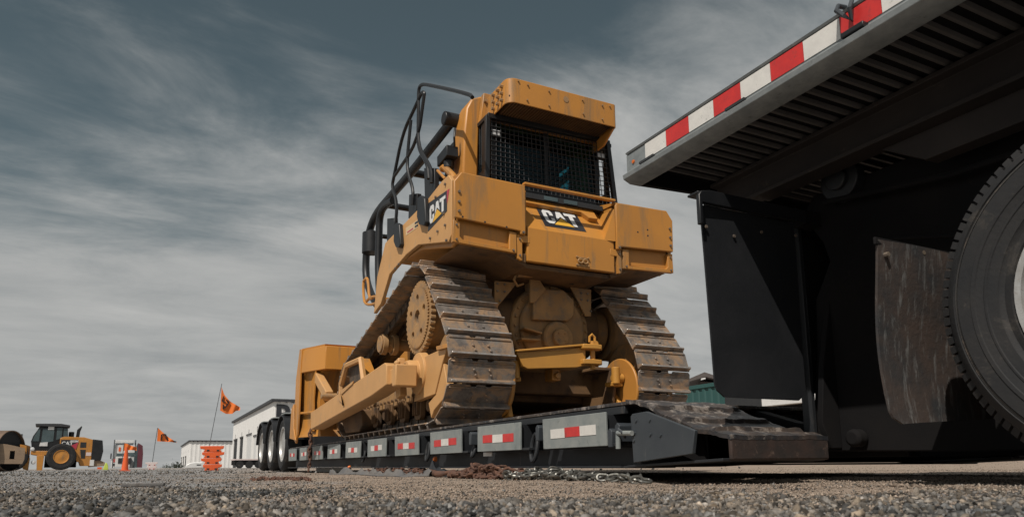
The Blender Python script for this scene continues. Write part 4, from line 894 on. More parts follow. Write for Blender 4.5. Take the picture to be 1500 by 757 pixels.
# ---- logo decals
LET = {'C': [(0.95,0.60),(0.95,0.82),(0.78,1.0),(0.25,1.0),(0.05,0.82),(0.05,0.18),(0.25,0),(0.78,0),(0.95,0.18),(0.95,0.42),(0.64,0.42),(0.64,0.27),(0.57,0.21),(0.45,0.21),(0.38,0.27),(0.38,0.73),(0.45,0.79),(0.57,0.79),(0.64,0.73),(0.64,0.60)],
       'A': [(0.33,1),(0.67,1),(1.02,0),(-0.02,0)], 'T': [(0.0,1),(1.0,1),(1.0,0.77),(0.68,0.77),(0.68,0),(0.34,0),(0.34,0.77),(0.0,0.77)]}
def logo(mapf, parent, cutx=True, red=False):
    """mapf(u, v, off): u 0..1 across the plate, v 0..1 up"""
    def sheet(P, o0, o1, name, m):
        a = [Vector(mapf(u_, v_, o0)) for u_, v_ in P]; b2 = [Vector(mapf(u_, v_, o1)) for u_, v_ in P]; n = len(P)
        mb = MB(); mb.add(a+b2, [tuple(range(n))[::-1], tuple(range(n, 2*n))] + [(i, (i+1) % n, (i+1) % n+n, i+n) for i in range(n)]); return mb.build(name, m, parent_[0], smooth=False)
    parent_ = [parent]
    pl_ = sheet([(0.0, 1), (1, 1), (1, 0.0), (0.0, 0)], 0.001, 0.003, 'logo_plate', 'decal_black'); parent_[0] = pl_
    for ch, u0, u1 in (('C', 0.08, 0.35), ('A', 0.35, 0.66), ('T', 0.64, 0.93)):
        P = [(u0+(u1-u0)*a, 0.17+0.66*b2) for a, b2 in LET[ch]]; sheet(P, 0.003, 0.0045, 'letter', 'decal_white')
    sheet([(0.505, 0.57), (0.80, 0.10), (0.21, 0.10)], 0.0045, 0.0052, 'triangle_outline', 'decal_black')  # black print that leaves a gap line around the logo triangle
    sheet([(0.505, 0.50), (0.75, 0.13), (0.26, 0.13)], 0.0052, 0.006, 'logo_triangle', 'decal_yellow')
    if red: sheet([(1.0, 1.0), (1.12, 1.0), (1.02, 0.40), (1.0, 0.36)], 0.001, 0.003, 'logo_stripe', 'decal_red')
def rear_map(u_, v_, o_):
    tl, tr, br, bl_ = (2.985, 0.70), (3.425, 0.70), (3.545, 0.13), (3.105, 0.13)
    x = (tl[0]*(1-u_)+tr[0]*u_)*v_ + (bl_[0]*(1-u_)+br[0]*u_)*(1-v_); t_ = tl[1]*v_+bl_[1]*(1-v_)
    return panel(x, t_, o_)
# fit the plate on the panel from its measured corners
def on_panel(px, py):
    d = Vector([float(c_) for c_ in ray(px, py)]); p0 = panel(3, 0); n_ = PN; return d*(p0.dot(n_)/d.dot(n_))
LC = [on_panel(*p) for p in ((782.7, 300), (842, 311), (859, 340), (798.5, 331))]
def rear_map(u_, v_, o_):
    return (LC[0]*(1-u_)+LC[1]*u_)*v_ + (LC[3]*(1-u_)+LC[2]*u_)*(1-v_) + PN*o_
logo(rear_map, BD)
LS = onX(2.175, (627.5, 298), (655, 279), (655, 309), (627.5, 339))
def side_map(u_, v_, o_):
    return (LS[0]*(1-u_)+LS[1]*u_)*v_ + (LS[3]*(1-u_)+LS[2]*u_)*(1-v_) + Vector((-o_, 0, 0))
logo(side_map, BD, red=True)
q = onX(2.173, (594.5, 334), (611.5, 322), (611.5, 333), (594.5, 345))
mb = MB().ext(q, (0.0015, 0, 0)); o = bd(mb, 'name_sticker', 'decal_cream')
q = onX(2.172, (607.5, 326), (612, 323), (612, 326), (607.5, 329)); MB().ext(q, (0.001, 0, 0)).build('sticker_mark', 'decal_black', o)
q = onX(2.172, (607.5, 331), (612, 328), (612, 331), (607.5, 334)); MB().ext(q, (0.001, 0, 0)).build('sticker_mark', 'decal_black', o)
q = onX(2.172, (596.5, 339.5), (605, 333.5), (605, 335.5), (596.5, 341.5)); MB().ext(q, (0.001, 0, 0)).build('sticker_lettering', 'decal_red', o)

# ---- rear case between the tracks
CYc = 5.95
def casep(pts, Y, th, name, m='yellow_dusty', **k):
    P = Rz(pts, Y); mb = MB(); mb.prism(P, 1, Y, Y+th); return bd(mb, name, m, **k)
cc = on(1, CYc, 805, 482)
mb = MB(); mb.lathe([(0, 0), (0.42, 0), (0.44, 0.02), (0.44, 0.12), (0, 0.12)], (cc.x, CYc-0.03, cc.z+0.0), (0, 1, 0), 48); bd(mb, 'case_cover', 'yellow_dusty', bevel=0.01)
mb = MB()
for k in range(28):
    a = 2*math.pi*k/28; bolt(mb, (cc.x+0.40*math.cos(a), CYc-0.03, cc.z+0.405*math.sin(a)), (0, -1, 0), 0.014, 0.02)
bd(mb, 'case_bolts', 'yellow_dusty')
mb = MB(); mb.lathe([(0, 0), (0.345, 0), (0.36, 0.02), (0.36, 0.05), (0, 0.05)], (cc.x, CYc-0.075, cc.z), (0, 1, 0), 48); bd(mb, 'case_inner_cover', 'yellow_dusty', bevel=0.008)
casep(((778, 412), (790, 407), (797, 440), (781, 445)), CYc-0.11, 0.14, 'case_lug', bevel=0.006)
casep(((781, 422), (826, 425), (841, 440), (841, 462), (833, 470), (781, 468)), CYc-0.13, 0.12, 'case_top_plate', bevel=0.01)
casep(((777, 409), (790, 409), (800, 424), (783, 443), (777, 443)), CYc-0.17, 0.03, 'case_bracket', bevel=0.004)
ch = on(1, CYc-0.05, 812, 497)
mb = MB(); mb.lathe([(0, 0), (0.15, 0), (0.165, 0.02), (0.165, 0.12), (0, 0.12)], (ch.x, CYc-0.15, ch.z), (0, 1, 0), 40); mb.lathe([(0, 0), (0.075, 0), (0.085, 0.012), (0.085, 0.06), (0, 0.06)], (ch.x, CYc-0.20, ch.z), (0, 1, 0), 32)
o = bd(mb, 'drive_hub', 'yellow_dusty', bevel=0.005)
mb = MB()
for k in range(4): a = math.pi/4+k*math.pi/2; bolt(mb, (ch.x+0.05*math.cos(a), CYc-0.20, ch.z+0.05*math.sin(a)), (0, -1, 0), 0.009, 0.01)
mb.build('bolt', 'yellow_dusty', o)
for a, b_ in (((764, 481), (790, 489)), ((760, 497), (788, 499))):
    mb = MB(); p = on(1, CYc-0.12, *a); q = on(1, CYc-0.12, *b_); mb.obox(p, q, 0.12, 0.018); bd(mb, 'case_fin', 'yellow_dusty', bevel=0.003)
for P in (((725, 411), (758, 414), (730, 448), (724, 446)), ((836, 420), (866, 424), (866, 463), (858, 463))):
    Pz = Rz(P, 5.86); mb = MB(); mb.prism(Pz, 1, 5.86, 5.88); o = bd(mb, 'gusset_plate', 'yellow_dusty', bevel=0.004)
    g = [sum(a[0] for a in Pz)/4, sum(a[1] for a in Pz)/4]; mb = MB()
    for dx in (-0.04, 0.035):
        for dz in (0.09, 0.02): bolt(mb, (g[0]+dx, 5.86, g[1]+dz), (0, -1, 0), 0.012, 0.012)
    bolt(mb, (Pz[2][0]+(0.03 if P[0][0] < 800 else -0.01)*0.5, 5.86, Pz[2][1]+0.05), (0, -1, 0), 0.012, 0.012); mb.build('bolt', 'bolt', o)
mb = MB(); p = on(1, 5.7, 757, 401); q = on(1, 5.7, 824, 401); mb.cyl(p, q, 0.035, n=20); mb.tube([p, p+Vector((-0.03, 0, -0.06)), p+Vector((0.03, 0.05, -0.10)), p+Vector((0.12, 0.1, -0.06))], 0.012, 8); bd(mb, 'hydraulic_cylinder', 'yellow_dusty')
mb = MB(); p = on(1, 5.7, 850, 400); mb.tube([p, p+Vector((0, 0.0, -0.06)), p+Vector((-0.06, 0.05, -0.10)), p+Vector((-0.14, 0.1, -0.08))], 0.012, 8); p = on(1, 5.8, 858, 410); mb.cyl(p, p+Vector((0, 0.1, 0)), 0.035, n=20); bd(mb, 'hydraulic_hose', 'black')
mb = MB(); mb.box(2.80, 3.93, 6.06, 8.3, 0.75, 1.86); bd(mb, 'main_frame', 'shaded_grime', bevel=0.02)
mb = MB(); mb.box(2.76, 3.97, 6.1, 7.6, 0.60, 0.75); mb.box(2.74, 3.99, 5.9, 6.1, 0.66, 1.0); bd(mb, 'belly_guard', 'shaded_grime', bevel=0.02)
mb = MB(); mb.cyl((2.70, 6.25, 1.376), (4.03, 6.25, 1.376), 0.30, n=40); bd(mb, 'axle_housing', 'shaded_grime', bevel=0.01)
# towing hitch
HY = 5.42
p = Rz(((756, 515), (822, 513), (845, 509), (858, 506), (858, 535), (845, 538), (773, 540), (766, 536)), HY)
mb = MB(); mb.prism(p, 1, HY, HY+0.05); mb.prism([(a, b_) for a, b_ in ((p[0][0], p[0][1]-0.004), (p[3][0], p[3][1]-0.004), (p[3][0], p[3][1]+0.016), (p[0][0], p[0][1]+0.016))], 1, HY-0.03, HY+0.10); bd(mb, 'drawbar', 'orange_arm', bevel=0.006)
mb = MB(); mb.box(p[0][0]+0.03, p[3][0]-0.02, HY+0.05, 6.1, p[0][1]-0.10, p[0][1]-0.02); bd(mb, 'drawbar_bracket', 'yellow_dusty', bevel=0.01)
e = on(1, HY, 872, 515)
for py in (509, 531):
    q = on(1, HY, 868, py); mb = MB(); z = q.z
    mb.prism([(p[3][0]-0.06, HY-0.05), (p[3][0]+0.05, HY-0.075), (q.x+0.055, HY-0.07), (q.x+0.085, HY-0.03), (q.x+0.085, HY+0.03), (q.x+0.05, HY+0.07), (p[3][0]-0.06, HY+0.07)], 2, z-0.022, z+0.022); bd(mb, 'hitch_jaw', 'orange_arm', bevel=0.006)
q = on(1, HY, 868, 520); mb = MB(); mb.cyl((q.x, HY, q.z-0.13), (q.x, HY, q.z+0.13), 0.024, n=16); mb.tube([(q.x-0.03, HY, q.z+0.12), (q.x-0.028, HY, q.z+0.17), (q.x, HY, q.z+0.195), (q.x+0.028, HY, q.z+0.17), (q.x+0.03, HY, q.z+0.12)], 0.012, 8); mb.cyl((q.x+0.03, HY-0.02, q.z+0.11), (q.x+0.03, HY+0.02, q.z+0.11), 0.025, n=14); bd(mb, 'hitch_pin', 'orange_arm')
c = on(1, 5.6, 812, 549); mb = MB(); mb.box(c.x-0.045, c.x+0.045, 5.56, 5.70, c.z-0.055, c.z+0.055); mb.cyl((c.x+0.005, 5.56, c.z-0.01), (c.x+0.005, 5.53, c.z-0.01), 0.03, n=16); bd(mb, 'guide_block', 'yellow', bevel=0.008)
# right inner idler guard with its clamp
IY = 5.62
for sg in (0, 1):
    mx = (lambda x: x) if sg else (lambda x: 6.73-x)
    mb = MB(); mb.cyl((mx(4.025), 5.60, 0.70), (mx(3.995), 5.60, 0.70), 0.30, n=48); bd(mb, 'idler_side_plate', 'yellow', bevel=0.01)
    mb = MB(); mb.prism([(5.44, DZ+0.10), (5.62, DZ+0.09), (5.72, 0.66), (5.66, 0.70), (5.48, 0.52)], 0, mx(3.95), mx(3.99)); bd(mb, 'idler_scraper', 'orange_arm', bevel=0.006)
    mb = MB(); mb.cyl((mx(3.88), 5.52, 0.80), (mx(3.99), 5.52, 0.80), 0.045, n=18); mb.cyl((mx(3.90), 5.50, 0.74), (mx(3.90), 5.50, 0.90), 0.04, n=14); mb.box(min(mx(3.84), mx(3.98)), max(mx(3.84), mx(3.98)), 5.50, 5.60, 0.72, 0.76); bd(mb, 'idler_clamp', 'orange_arm', bevel=0.008)
    mb = MB(); mb.prism([(5.50, 0.88), (6.1, 0.88), (6.1, 0.45), (5.60, 0.42)], 0, mx(3.90), mx(3.93)); mb.box(min(mx(3.74), mx(3.98)), max(mx(3.74), mx(3.98)), 5.6, 6.1, 0.88, 0.91); bd(mb, 'equalizer_guard', 'shaded_grime', bevel=0.006)

# ---- cab, guard, roof
CB = [2.74, 3.99, 5.79, 7.0, 2.49, 3.40]
x0, x1, y0, y1, z0, z1 = CB
mb = MB()
for x in (x0, x1-0.06):
    for y in (y0, y1-0.06): mb.box(x, x+0.06, y, y+0.06, z0, z1)
mb.box(x0, x1, y0, y0+0.06, z0, z0+0.20); mb.box(x0, x1, y0+0.001, y0+0.06, z1-0.10, z1)
mb.box(x0, x1, y1-0.06, y1, z0, z0+0.12); mb.box(x0, x1, y1-0.06, y1, z1-0.10, z1); mb.box(x0, x1, y0, y1, z1, z1+0.08); mb.box(x0, x1, y0, y1, z0-0.04, z0)
mb.box(3.33, 3.38, y0, y0+0.05, z0, z1); mb.box(x0+0.001, x0+0.05, 6.35, 6.42, z0, z1); mb.box(x0+0.001, x0+0.05, y0+0.01, y1, z0, z0+0.25); mb.box(x1-0.05, x1-0.001, y0+0.01, y1, z0, z0+0.25)
bd(mb, 'cab_frame', 'black', bevel=0.008)
for a in ((x0+0.06, 3.33), (3.38, x1-0.06)):
    mb = MB(); mb.box(a[0], a[1], y0+0.025, y0+0.031, z0+0.20, z1-0.10); bd(mb, 'rear_window', 'glass', smooth=False)
mb = MB(); mb.box(x0+0.06, x1-0.06, y1-0.045, y1-0.03, z0+0.12, z1-0.10); bd(mb, 'front_bulkhead', 'seat')
wn = [on(0, x1-0.03, *p) for p in ((797, 240), (819, 258), (835, 243), (835, 290))]; ya, yb_ = wn[2].y, wn[1].y; zw = wn[2].z
mb = MB(); mb.box(x1-0.05, x1-0.03, y0+0.06, ya, z0+0.25, z1); mb.box(x1-0.05, x1-0.03, yb_, y1-0.06, z0+0.25, z1); mb.box(x1-0.05, x1-0.03, ya, yb_, zw, z1); bd(mb, 'door_panel', 'seat')
mb = MB(); mb.box(x0+0.02, x0+0.026, y0+0.06, 6.35, z0+0.25, z1); bd(mb, 'side_window', 'glass', smooth=False)
mb = MB(); mb.box(x1-0.026, x1-0.02, y0+0.06, y1-0.06, z0+0.25, z1); bd(mb, 'side_window', 'glass', smooth=False)
mb = MB(); mb.box(3.12, 3.55, 6.30, 6.42, 2.50, 3.16); mb.box(3.12, 3.55, 6.42, 6.8, 2.50, 2.72); mb.box(3.2, 3.47, 6.31, 6.41, 3.16, 3.33); bd(mb, 'seat', 'seat', bevel=0.04)
for b6 in ((2.80, 3.08, 6.2, 6.95, 2.5, 2.86), (3.66, 3.94, 6.1, 6.95, 2.5, 2.80)):
    mb = MB(); mb.box(*b6); bd(mb, 'console', 'black', bevel=0.02)
# rear guard
GY = 5.73; gl = Rz(((714, 171), (889, 204), (903, 291), (720, 262)), GY)
gt_l, gt_r, gb_r, gb_l = (2.68, 3.285), (4.05, 3.335), (4.145, 2.655), (2.665, 2.60)
gt_l, gt_r, gb_r, gb_l = (2.675, 3.29), (4.055, 3.32), (4.135, 2.56), (2.665, 2.56)
def gp(u_, v_): return ((gb_l[0]*(1-u_)+gb_r[0]*u_)*(1-v_)+(gt_l[0]*(1-u_)+gt_r[0]*u_)*v_, (gb_l[1]*(1-u_)+gb_r[1]*u_)*(1-v_)+(gt_l[1]*(1-u_)+gt_r[1]*u_)*v_)
mb = MB()
def gbar(a, b_, wd=0.035):
    mb.obox((a[0], GY, a[1]), (b_[0], GY, b_[1]), wd, wd, up=(0, 1, 0))
gbar(gp(0, 0), gp(0, 1), 0.045); gbar(gp(1, 0), gp(1, 1), 0.045); gbar(gp(0, 1), gp(1, 1), 0.05); gbar(gp(0, 0.0), gp(1, 0.0), 0.05)
for sx_ in (2.68, 4.09):
    mb.box(sx_-0.02, sx_+0.02, GY, 6.15, 3.26, 3.30); mb.box(sx_-0.02, sx_+0.02, GY, 6.15, 2.56, 2.62); mb.box(sx_-0.02, sx_+0.02, 6.0, 6.05, 2.6, 3.28); mb.box(sx_-0.006, sx_+0.0, 5.76, 5.86, 2.6, 3.28); mb.box(sx_-0.005, sx_+0.001, 5.80, 6.02, 2.60, 2.78)
gf = bd(mb, 'rear_guard_frame', 'black', bevel=0.004)
mb = MB()
for i in range(1, 29):
    a, b_ = gp(i/29, 0.0), gp(i/29, 1); mb.cyl((a[0], GY, a[1]), (b_[0], GY, b_[1]), 0.0042, n=5, cap=False)
for j in range(1, 15):
    a, b_ = gp(0, j/15), gp(1, j/15); mb.cyl((a[0], GY-0.006, a[1]), (b_[0], GY-0.006, b_[1]), 0.0042, n=5, cap=False)
mb.build('guard_mesh', 'trailer', gf)
mb = MB()
for i in range(1, 7):
    y = 5.75+0.04*i; mb.cyl((2.68, y, 2.80), (2.68, y, 3.27), 0.0035, n=5, cap=False)
mb.build('guard_mesh', 'trailer', gf)
for (px, py) in ((725, 195), (879, 229)):
    c = on(1, GY+0.03, px, py); mb = MB(); mb.box(c.x-0.055, c.x+0.055, GY+0.02, GY+0.055, c.z-0.035, c.z+0.035); o = bd(mb, 'work_lamp', 'black', bevel=0.006)
    mb = MB(); mb.box(c.x-0.045, c.x+0.045, GY+0.013, GY+0.0195, c.z-0.026, c.z+0.026); mb.build('lamp_lens', 'lamp', o, bevel=0.002)
# hinged strip below the guard and dark vent
mb = MB(); mb.add([(2.87, RY-0.035, 2.495), (3.86, RY-0.035, 2.495), (3.86, RY-0.035, 2.515), (2.87, RY-0.035, 2.515), (2.87, RY+0.02, 2.500), (3.86, RY+0.02, 2.500), (3.86, RY+0.02, 2.520), (2.87, RY+0.02, 2.520)], [(0,1,2,3),(7,6,5,4),(0,4,5,1),(3,2,6,7),(0,3,7,4),(1,5,6,2)]); bd(mb, 'top_strip', 'yellow', bevel=0.002)
mb = MB(); mb.box(2.88, 3.85, RY+0.17, RY+0.40, 2.462, 2.51); o = bd(mb, 'rear_vent', 'opening')
for a, b_ in ((3.18, 3.33), (3.40, 3.55)):
    mb = MB(); mb.box(a, b_, RY+0.163, RY+0.169, 2.468, 2.505); mb.build('vent_glass', 'darkglass', o, smooth=False)
# roof unit over the rear window, rounded left corner
RYo = 5.41; rx0, rx1, rz0, rz1 = 2.735, 3.955, 3.335, 3.55
def rounded_plan(x0, x1, y0, y1, r, n=6):
    P = []
    for cx_, cy_, a0 in ((x0+r, y0+r, 180), (x1-r*0.35, y0+r*0.35, 270)):
        rr = r if a0 == 180 else r*0.35
        for i in range(n+1): a = math.radians(a0+90*i/n); P.append((cx_+rr*math.cos(a), cy_+rr*math.sin(a)))
    return P + [(x1, y1), (x0, y1)]
pl_ = rounded_plan(rx0, rx1, RYo, 5.95, 0.09); n = len(pl_)
pi = rounded_plan(rx0+0.012, rx1-0.012, RYo+0.012, 5.938, 0.08)
mb = MB(); mb.add([(x, y, rz0-0.03-(0.10 if x > 3.9 else 0.0)*0) for x, y in pl_]+[(x, y, rz1) for x, y in pl_]+[(x, y, rz0-0.03) for x, y in pi]+[(x, y, rz1-0.02) for x, y in pi],
    [(i, (i+1) % n, (i+1) % n+n, i+n) for i in range(n)] + [tuple(range(n, 2*n))] + [(i+2*n, i+3*n, (i+1) % n+3*n, (i+1) % n+2*n) for i in range(n)] + [tuple(range(3*n, 4*n))[::-1]] + [(i, i+2*n, (i+1) % n+2*n, (i+1) % n) for i in range(n)])
rf = bd(mb, 'roof_unit', 'yellow', bevel=0.005)
mb = MB()
for k in range(38): mb.box(2.80+k*0.030, 2.810+k*0.030, RYo+0.04, 5.76, rz0-0.012, rz0+0.03)
mb.build('roof_grille', 'shaded_grime', rf, smooth=False)
mb = MB(); mb.box(2.76, 3.93, RYo+0.02, 5.93, rz0+0.031, rz0+0.045); mb.build('grille_backing', 'opening', rf)
mb = MB(); mb.box(2.70, 4.02, 5.76, 5.82, rz0-0.05, rz0+0.02); mb.prism([(RYo+0.03, rz0-0.031), (5.93, rz0-0.031), (5.93, rz0-0.15), (5.62, rz0-0.14)], 0, 3.925, 3.95); mb.build('roof_flange', 'yellow', rf, bevel=0.006)
mb = MB()
for px, py in ((759, 119), (773, 125), (804, 134), (853, 147), (882, 155), (772, 147), (804, 155), (854, 167), (882, 175), (893, 156)):
    q = on(1, RYo, px, py); bolt(mb, (q.x, RYo, q.z), (0, -1, 0), 0.010, 0.014)
for y in (5.52, 5.60, 5.70):
    for z in (3.36, 3.43, 3.5): bolt(mb, (rx0, y, z), (-1, 0, 0), 0.018, 0.03)
mb.build('bolt', 'yellow_dusty', rf)
mb = MB(); q = on(1, RYo, 829, 146); mb.cyl((q.x, RYo-0.004, q.z), (q.x, RYo+0.005, q.z), 0.030, n=24); mb.build('roof_plug', 'yellow_dusty', rf)
# ROPS hoop
for sg in (0, 1):
    mx = (lambda x: x) if sg == 0 else (lambda x: 6.54-x)
    P = [(mx(2.50), 2.49), (mx(2.66), 2.49), (mx(2.685), 3.25), (mx(2.80), 3.46), (mx(2.80), 3.60), (mx(2.70), 3.60), (mx(2.60), 3.555), (mx(2.545), 3.44), (mx(2.52), 3.2)]
    mb = MB(); mb.prism(P, 1, 5.93, 6.18); bd(mb, 'rollover_post', 'yellow', bevel=0.02)
    mb = MB(); mb.prism([(mx(2.66), 3.28), (mx(2.84), 3.28), (mx(2.84), 3.60), (mx(2.70), 3.60)], 1, 5.86, 5.925); bd(mb, 'post_gusset', 'yellow', bevel=0.006)
    mb = MB()
    for dx, z in ((2.71, 3.51), (2.76, 3.53), (2.79, 3.47)): bolt(mb, (mx(dx), 5.86, z), (0, -1, 0), 0.016, 0.03)
    bd(mb, 'post_bolts', 'yellow_dusty')
mb = MB(); mb.box(2.80, 3.93, 5.95, 6.17, 3.44, 3.60); bd(mb, 'rollover_beam', 'yellow', bevel=0.02)
# black guard arms sweeping forward and down
def smooth_path(P, it=2):
    for _ in range(it):
        Q = [P[0]]
        for a, b_ in zip(P[:-1], P[1:]): Q += [a.lerp(b_, 0.25), a.lerp(b_, 0.75)]
        P = Q+[P[-1]]
    return P
XS = 2.50
sw = onX(XS, (663, 176), (640, 206), (600, 256), (572, 288), (551, 312), (540, 340), (536, 375), (536, 408), (543, 430), (552, 446))
for sg in (0, 1):
    X_ = XS if sg == 0 else 6.73-XS
    P = smooth_path([Vector((X_, p.y, p.z)) for p in sw])
    rs = [0.052 if i < len(P)*0.5 else 0.05 for i in range(len(P))]
    mb = MB(); mb.tube(P, 0.05, 12); bd(mb, 'sweep_arm', 'black')
    mb = MB(); mb.cyl((X_-0.10, P[0].y, P[0].z), (X_+0.08, P[0].y, P[0].z), 0.07, n=20); bd(mb, 'sweep_joint', 'black', bevel=0.01)
    P = smooth_path([Vector((X_, p.y, p.z)) for p in onX(XS-0.12, (572, 297), (561, 303), (556, 320), (555, 350), (554, 390), (555, 430))])
    if sg == 0:
        P = smooth_path(onX(XS-0.12, (576, 294), (563, 301), (556, 316), (555, 350), (554, 390), (556, 432)))
    mb = MB(); mb.tube(P, 0.045, 12); bd(mb, 'guard_post', 'black')
for a, b_, r in (((598, 252), (650, 266), 0.045), ((559, 299), (606, 306), 0.042), ((560, 346), (580, 347), 0.03)):
    p = on(0, XS, *a); q = on(1, p.y, *b_); mb = MB(); mb.cyl(p, (6.73-XS, p.y, p.z), r, n=12); bd(mb, 'cross_tube', 'black')
# handrails
XH = 2.30
rails = [[(692, 143), (688, 138), (626, 124), (617, 124), (613, 131), (613, 160), (612, 214), (627, 238), (632, 250), (632, 268)],
         [(577, 259), (612, 208), (621, 142), (622, 136), (618, 135), (607, 160), (590, 195), (577, 259), (574, 274), (582, 297), (579, 335)],
         [(602, 176), (596, 236), (598, 256), (605.6, 278), (604, 300)],
         [(612, 206), (615, 222), (626, 240), (628, 262)]]
for R_ in rails:
    mb = MB(); mb.tube(smooth_path(onX(XH, *R_), 2), 0.0185, 8); bd(mb, 'handrail', 'black')
for P in (((621, 246), (636, 246), (637, 288), (622, 292)), ((599, 285), (611, 283), (609, 318), (598, 320)), ((567, 320), (577, 319), (577, 365), (566, 404))):
    mb = MB().ext(onX(XH+0.02, *P), (0.05, 0, 0)); bd(mb, 'rail_socket', 'black', bevel=0.006)
for P in (((611, 290), (615, 286), (621, 290), (623, 325), (621, 331), (613, 329), (610, 318)), ((577, 329), (580, 326), (584, 328), (586, 358), (584, 363), (579, 362), (576, 354))):
    mb = MB().ext(onX(2.13, *P), (0.05, 0, 0)); bd(mb, 'rubber_bumper', 'black', bevel=0.012)
# hood, exhaust, precleaner, front radiator guard
mb = MB(); mb.prism([(6.9, 1.8), (6.9, 2.40), (8.9, 2.12), (9.15, 2.0), (9.15, 1.1), (6.9, 1.1)], 0, 2.92, 3.81); hd = bd(mb, 'hood', 'yellow', bevel=0.03)
mb = MB(); mb.cyl((3.2, 8.0, 2.2), (3.2, 8.0, 2.75), 0.06, n=16); bd(mb, 'exhaust_stack', 'black')
for px, py, r in ((549, 355, 0.12),):
    c = on(0, 2.55, px, py); mb = MB(); mb.cyl((2.50, c.y, c.z-0.16), (2.50, c.y, c.z+0.12), r, n=20); mb.cyl((2.50, c.y, c.z+0.12), (2.50, c.y, c.z+0.17), r*0.8, 0.03, n=20); bd(mb, 'work_lamp_cluster', 'black')
# camera box and lamps beside the post
c = on(0, 2.42, 655, 232); mb = MB(); mb.obox(c+Vector((0, -0.14, 0.02)), c+Vector((0, 0.12, 0.0)), 0.12, 0.11); mb.cyl(c+Vector((0, -0.04, -0.12)), c+Vector((0, -0.04, -0.05)), 0.05, n=14); mb.tube([c+Vector((0.02, -0.15, 0.25)), c+Vector((0, -0.18, 0.14)), c+Vector((0.02, -0.14, 0.08)), c+Vector((0.03, -0.1, 0.02))], 0.012, 6); bd(mb, 'mounted_lamp', 'black', bevel=0.008)
p, q = onX(2.40, (651, 245), (664, 258)); mb = MB(); mb.tube([p+Vector((0, 0.05, 0.0)), p, q, q+Vector((0, -0.05, -0.08))], 0.035, 10); bd(mb, 'filler_neck', 'yellow')
p, q = onX(2.32, (641, 250), (652, 262)); mb = MB(); mb.tube([p, q], 0.014, 8); bd(mb, 'latch_rod', 'yellow')
# yellow step handles low at the front
for R_ in ([(546, 436), (541, 438), (539, 410), (537, 407), (535, 409), (532, 412), (533, 440), (537, 446), (547, 446), (557, 440), (561, 433)], [(537, 441), (543, 435), (553, 434), (562, 431)]):
    mb = MB(); mb.tube(smooth_path(onX(2.35, *R_), 1), 0.018, 8); bd(mb, 'step_handle', 'yellow')
mb = MB(); p = on(0, 2.35, 556, 444); mb.box(2.33, 2.75, p.y-0.25, p.y+0.1, p.z-0.015, p.z+0.02); bd(mb, 'step_plate', 'yellow', bevel=0.004)

# ------------------------------------------------------------------ chains and tarp on the ground
def link_mesh(Lk, Wk, r, nm, m):
    pts = []; a = Lk/2-Wk/2; h = Wk/2-r
    for i in range(7): t_ = -math.pi/2+math.pi*i/6; pts.append(Vector((a+h*math.cos(t_), h*math.sin(t_), 0)))
    for i in range(7): t_ = math.pi/2+math.pi*i/6; pts.append(Vector((-a+h*math.cos(t_), h*math.sin(t_), 0)))
    mb = MB(); mb.tube(pts, r, 6, closed=True); return mb
def chain(name, label, path, Lk, Wk, r, m, group=None, jitter=0.25, hang=False):
    c0 = Vector((sum(p.x for p in path)/len(path), sum(p.y for p in path)/len(path), min(p.z for p in path)))
    e = empty(name, c0, label, 'chain', group)
    P = [path[0]]; pitch = Lk-2.3*r; acc = 0
    for a, b_ in zip(path[:-1], path[1:]):                              # walk the path by link pitch
        d = (b_-a).length; s_ = pitch-acc
        while s_ <= d: P.append(a.lerp(b_, s_/d)); s_ += pitch
        acc = d-(s_-pitch)
    first = None
    for k, (a, b_) in enumerate(zip(P[:-1], P[1:])):
        t_ = (b_-a).normalized(); t_ = (t_+Vector([random.uniform(-jitter, jitter) for _ in range(3)])).normalized()
        up = Vector((0, 0, 1)) if abs(t_.z) < 0.9 else Vector((1, 0, 0)); s_ = t_.cross(up).normalized(); n_ = s_.cross(t_)
        ang = (math.pi/2 if k % 2 else 0)+random.uniform(-0.5, 0.5)*(0.2 if hang else 1)
        sd = s_*math.cos(ang)+n_*math.sin(ang); Rm = Matrix((t_, sd, t_.cross(sd))).transposed().to_4x4(); Rm.translation = (a+b_)/2-c0
        if first is None:
            first = link_mesh(Lk, Wk, r, 'chain_link', m).build('chain_link', m); first.parent = e; first.matrix_local = Rm
        else: inst(first, e, Rm)
    return e
def pile(y0, y1, x0, x1, hgt, n, passes):
    P = []
    for k in range(n):
        u_ = k/(n-1); ph = u_*passes; tri = abs((ph % 2)-1); y = y0+(y1-y0)*tri; env = math.sin(math.pi*min(1, max(0, (y-y0)/(y1-y0))))**0.6
        x = x0+(x1-x0)*(0.5+0.5*math.sin(k*0.93+math.sin(k*0.37)*2))+random.gauss(0, 0.006)
        z = ground_h(x, y)+0.012+hgt*env*(u_**0.8)*(0.55+0.45*math.sin(k*0.61))+random.uniform(0, 0.008); y += 0.03*math.sin(k*1.7)
        P.append(Vector((x, y, z)))
    return P
def yof(px, X=1.96): return on(0, X, px, 700).y
P = pile(yof(742), yof(868), 1.90, 2.05, 0.048, 150, 3.4)
chain('steel_chain', 'shiny bare steel chain in a heap on the sand below the largest grey plate', P, 0.070, 0.045, 0.0068, 'bright')
yb = yof(868); P = [Vector((1.98+0.045*math.sin(k*0.8), yb-0.012*k-0.02*abs(math.sin(k*0.9)), ground_h(1.98, yb-0.012*k)+0.012+0.014*abs(math.sin(k*0.7)))) for k in range(34)]
chain('steel_chain', 'short loose tail of shiny chain to the right of the chain heap', P, 0.070, 0.045, 0.0068, 'bright')
P = pile(yof(768, 1.98), yof(668, 1.98), 1.93, 2.09, 0.080, 200, 4.3)
chain('rusty_chain', 'brown rusty chain in a tall heap left of the shiny chain', P, 0.072, 0.047, 0.0085, 'rust')
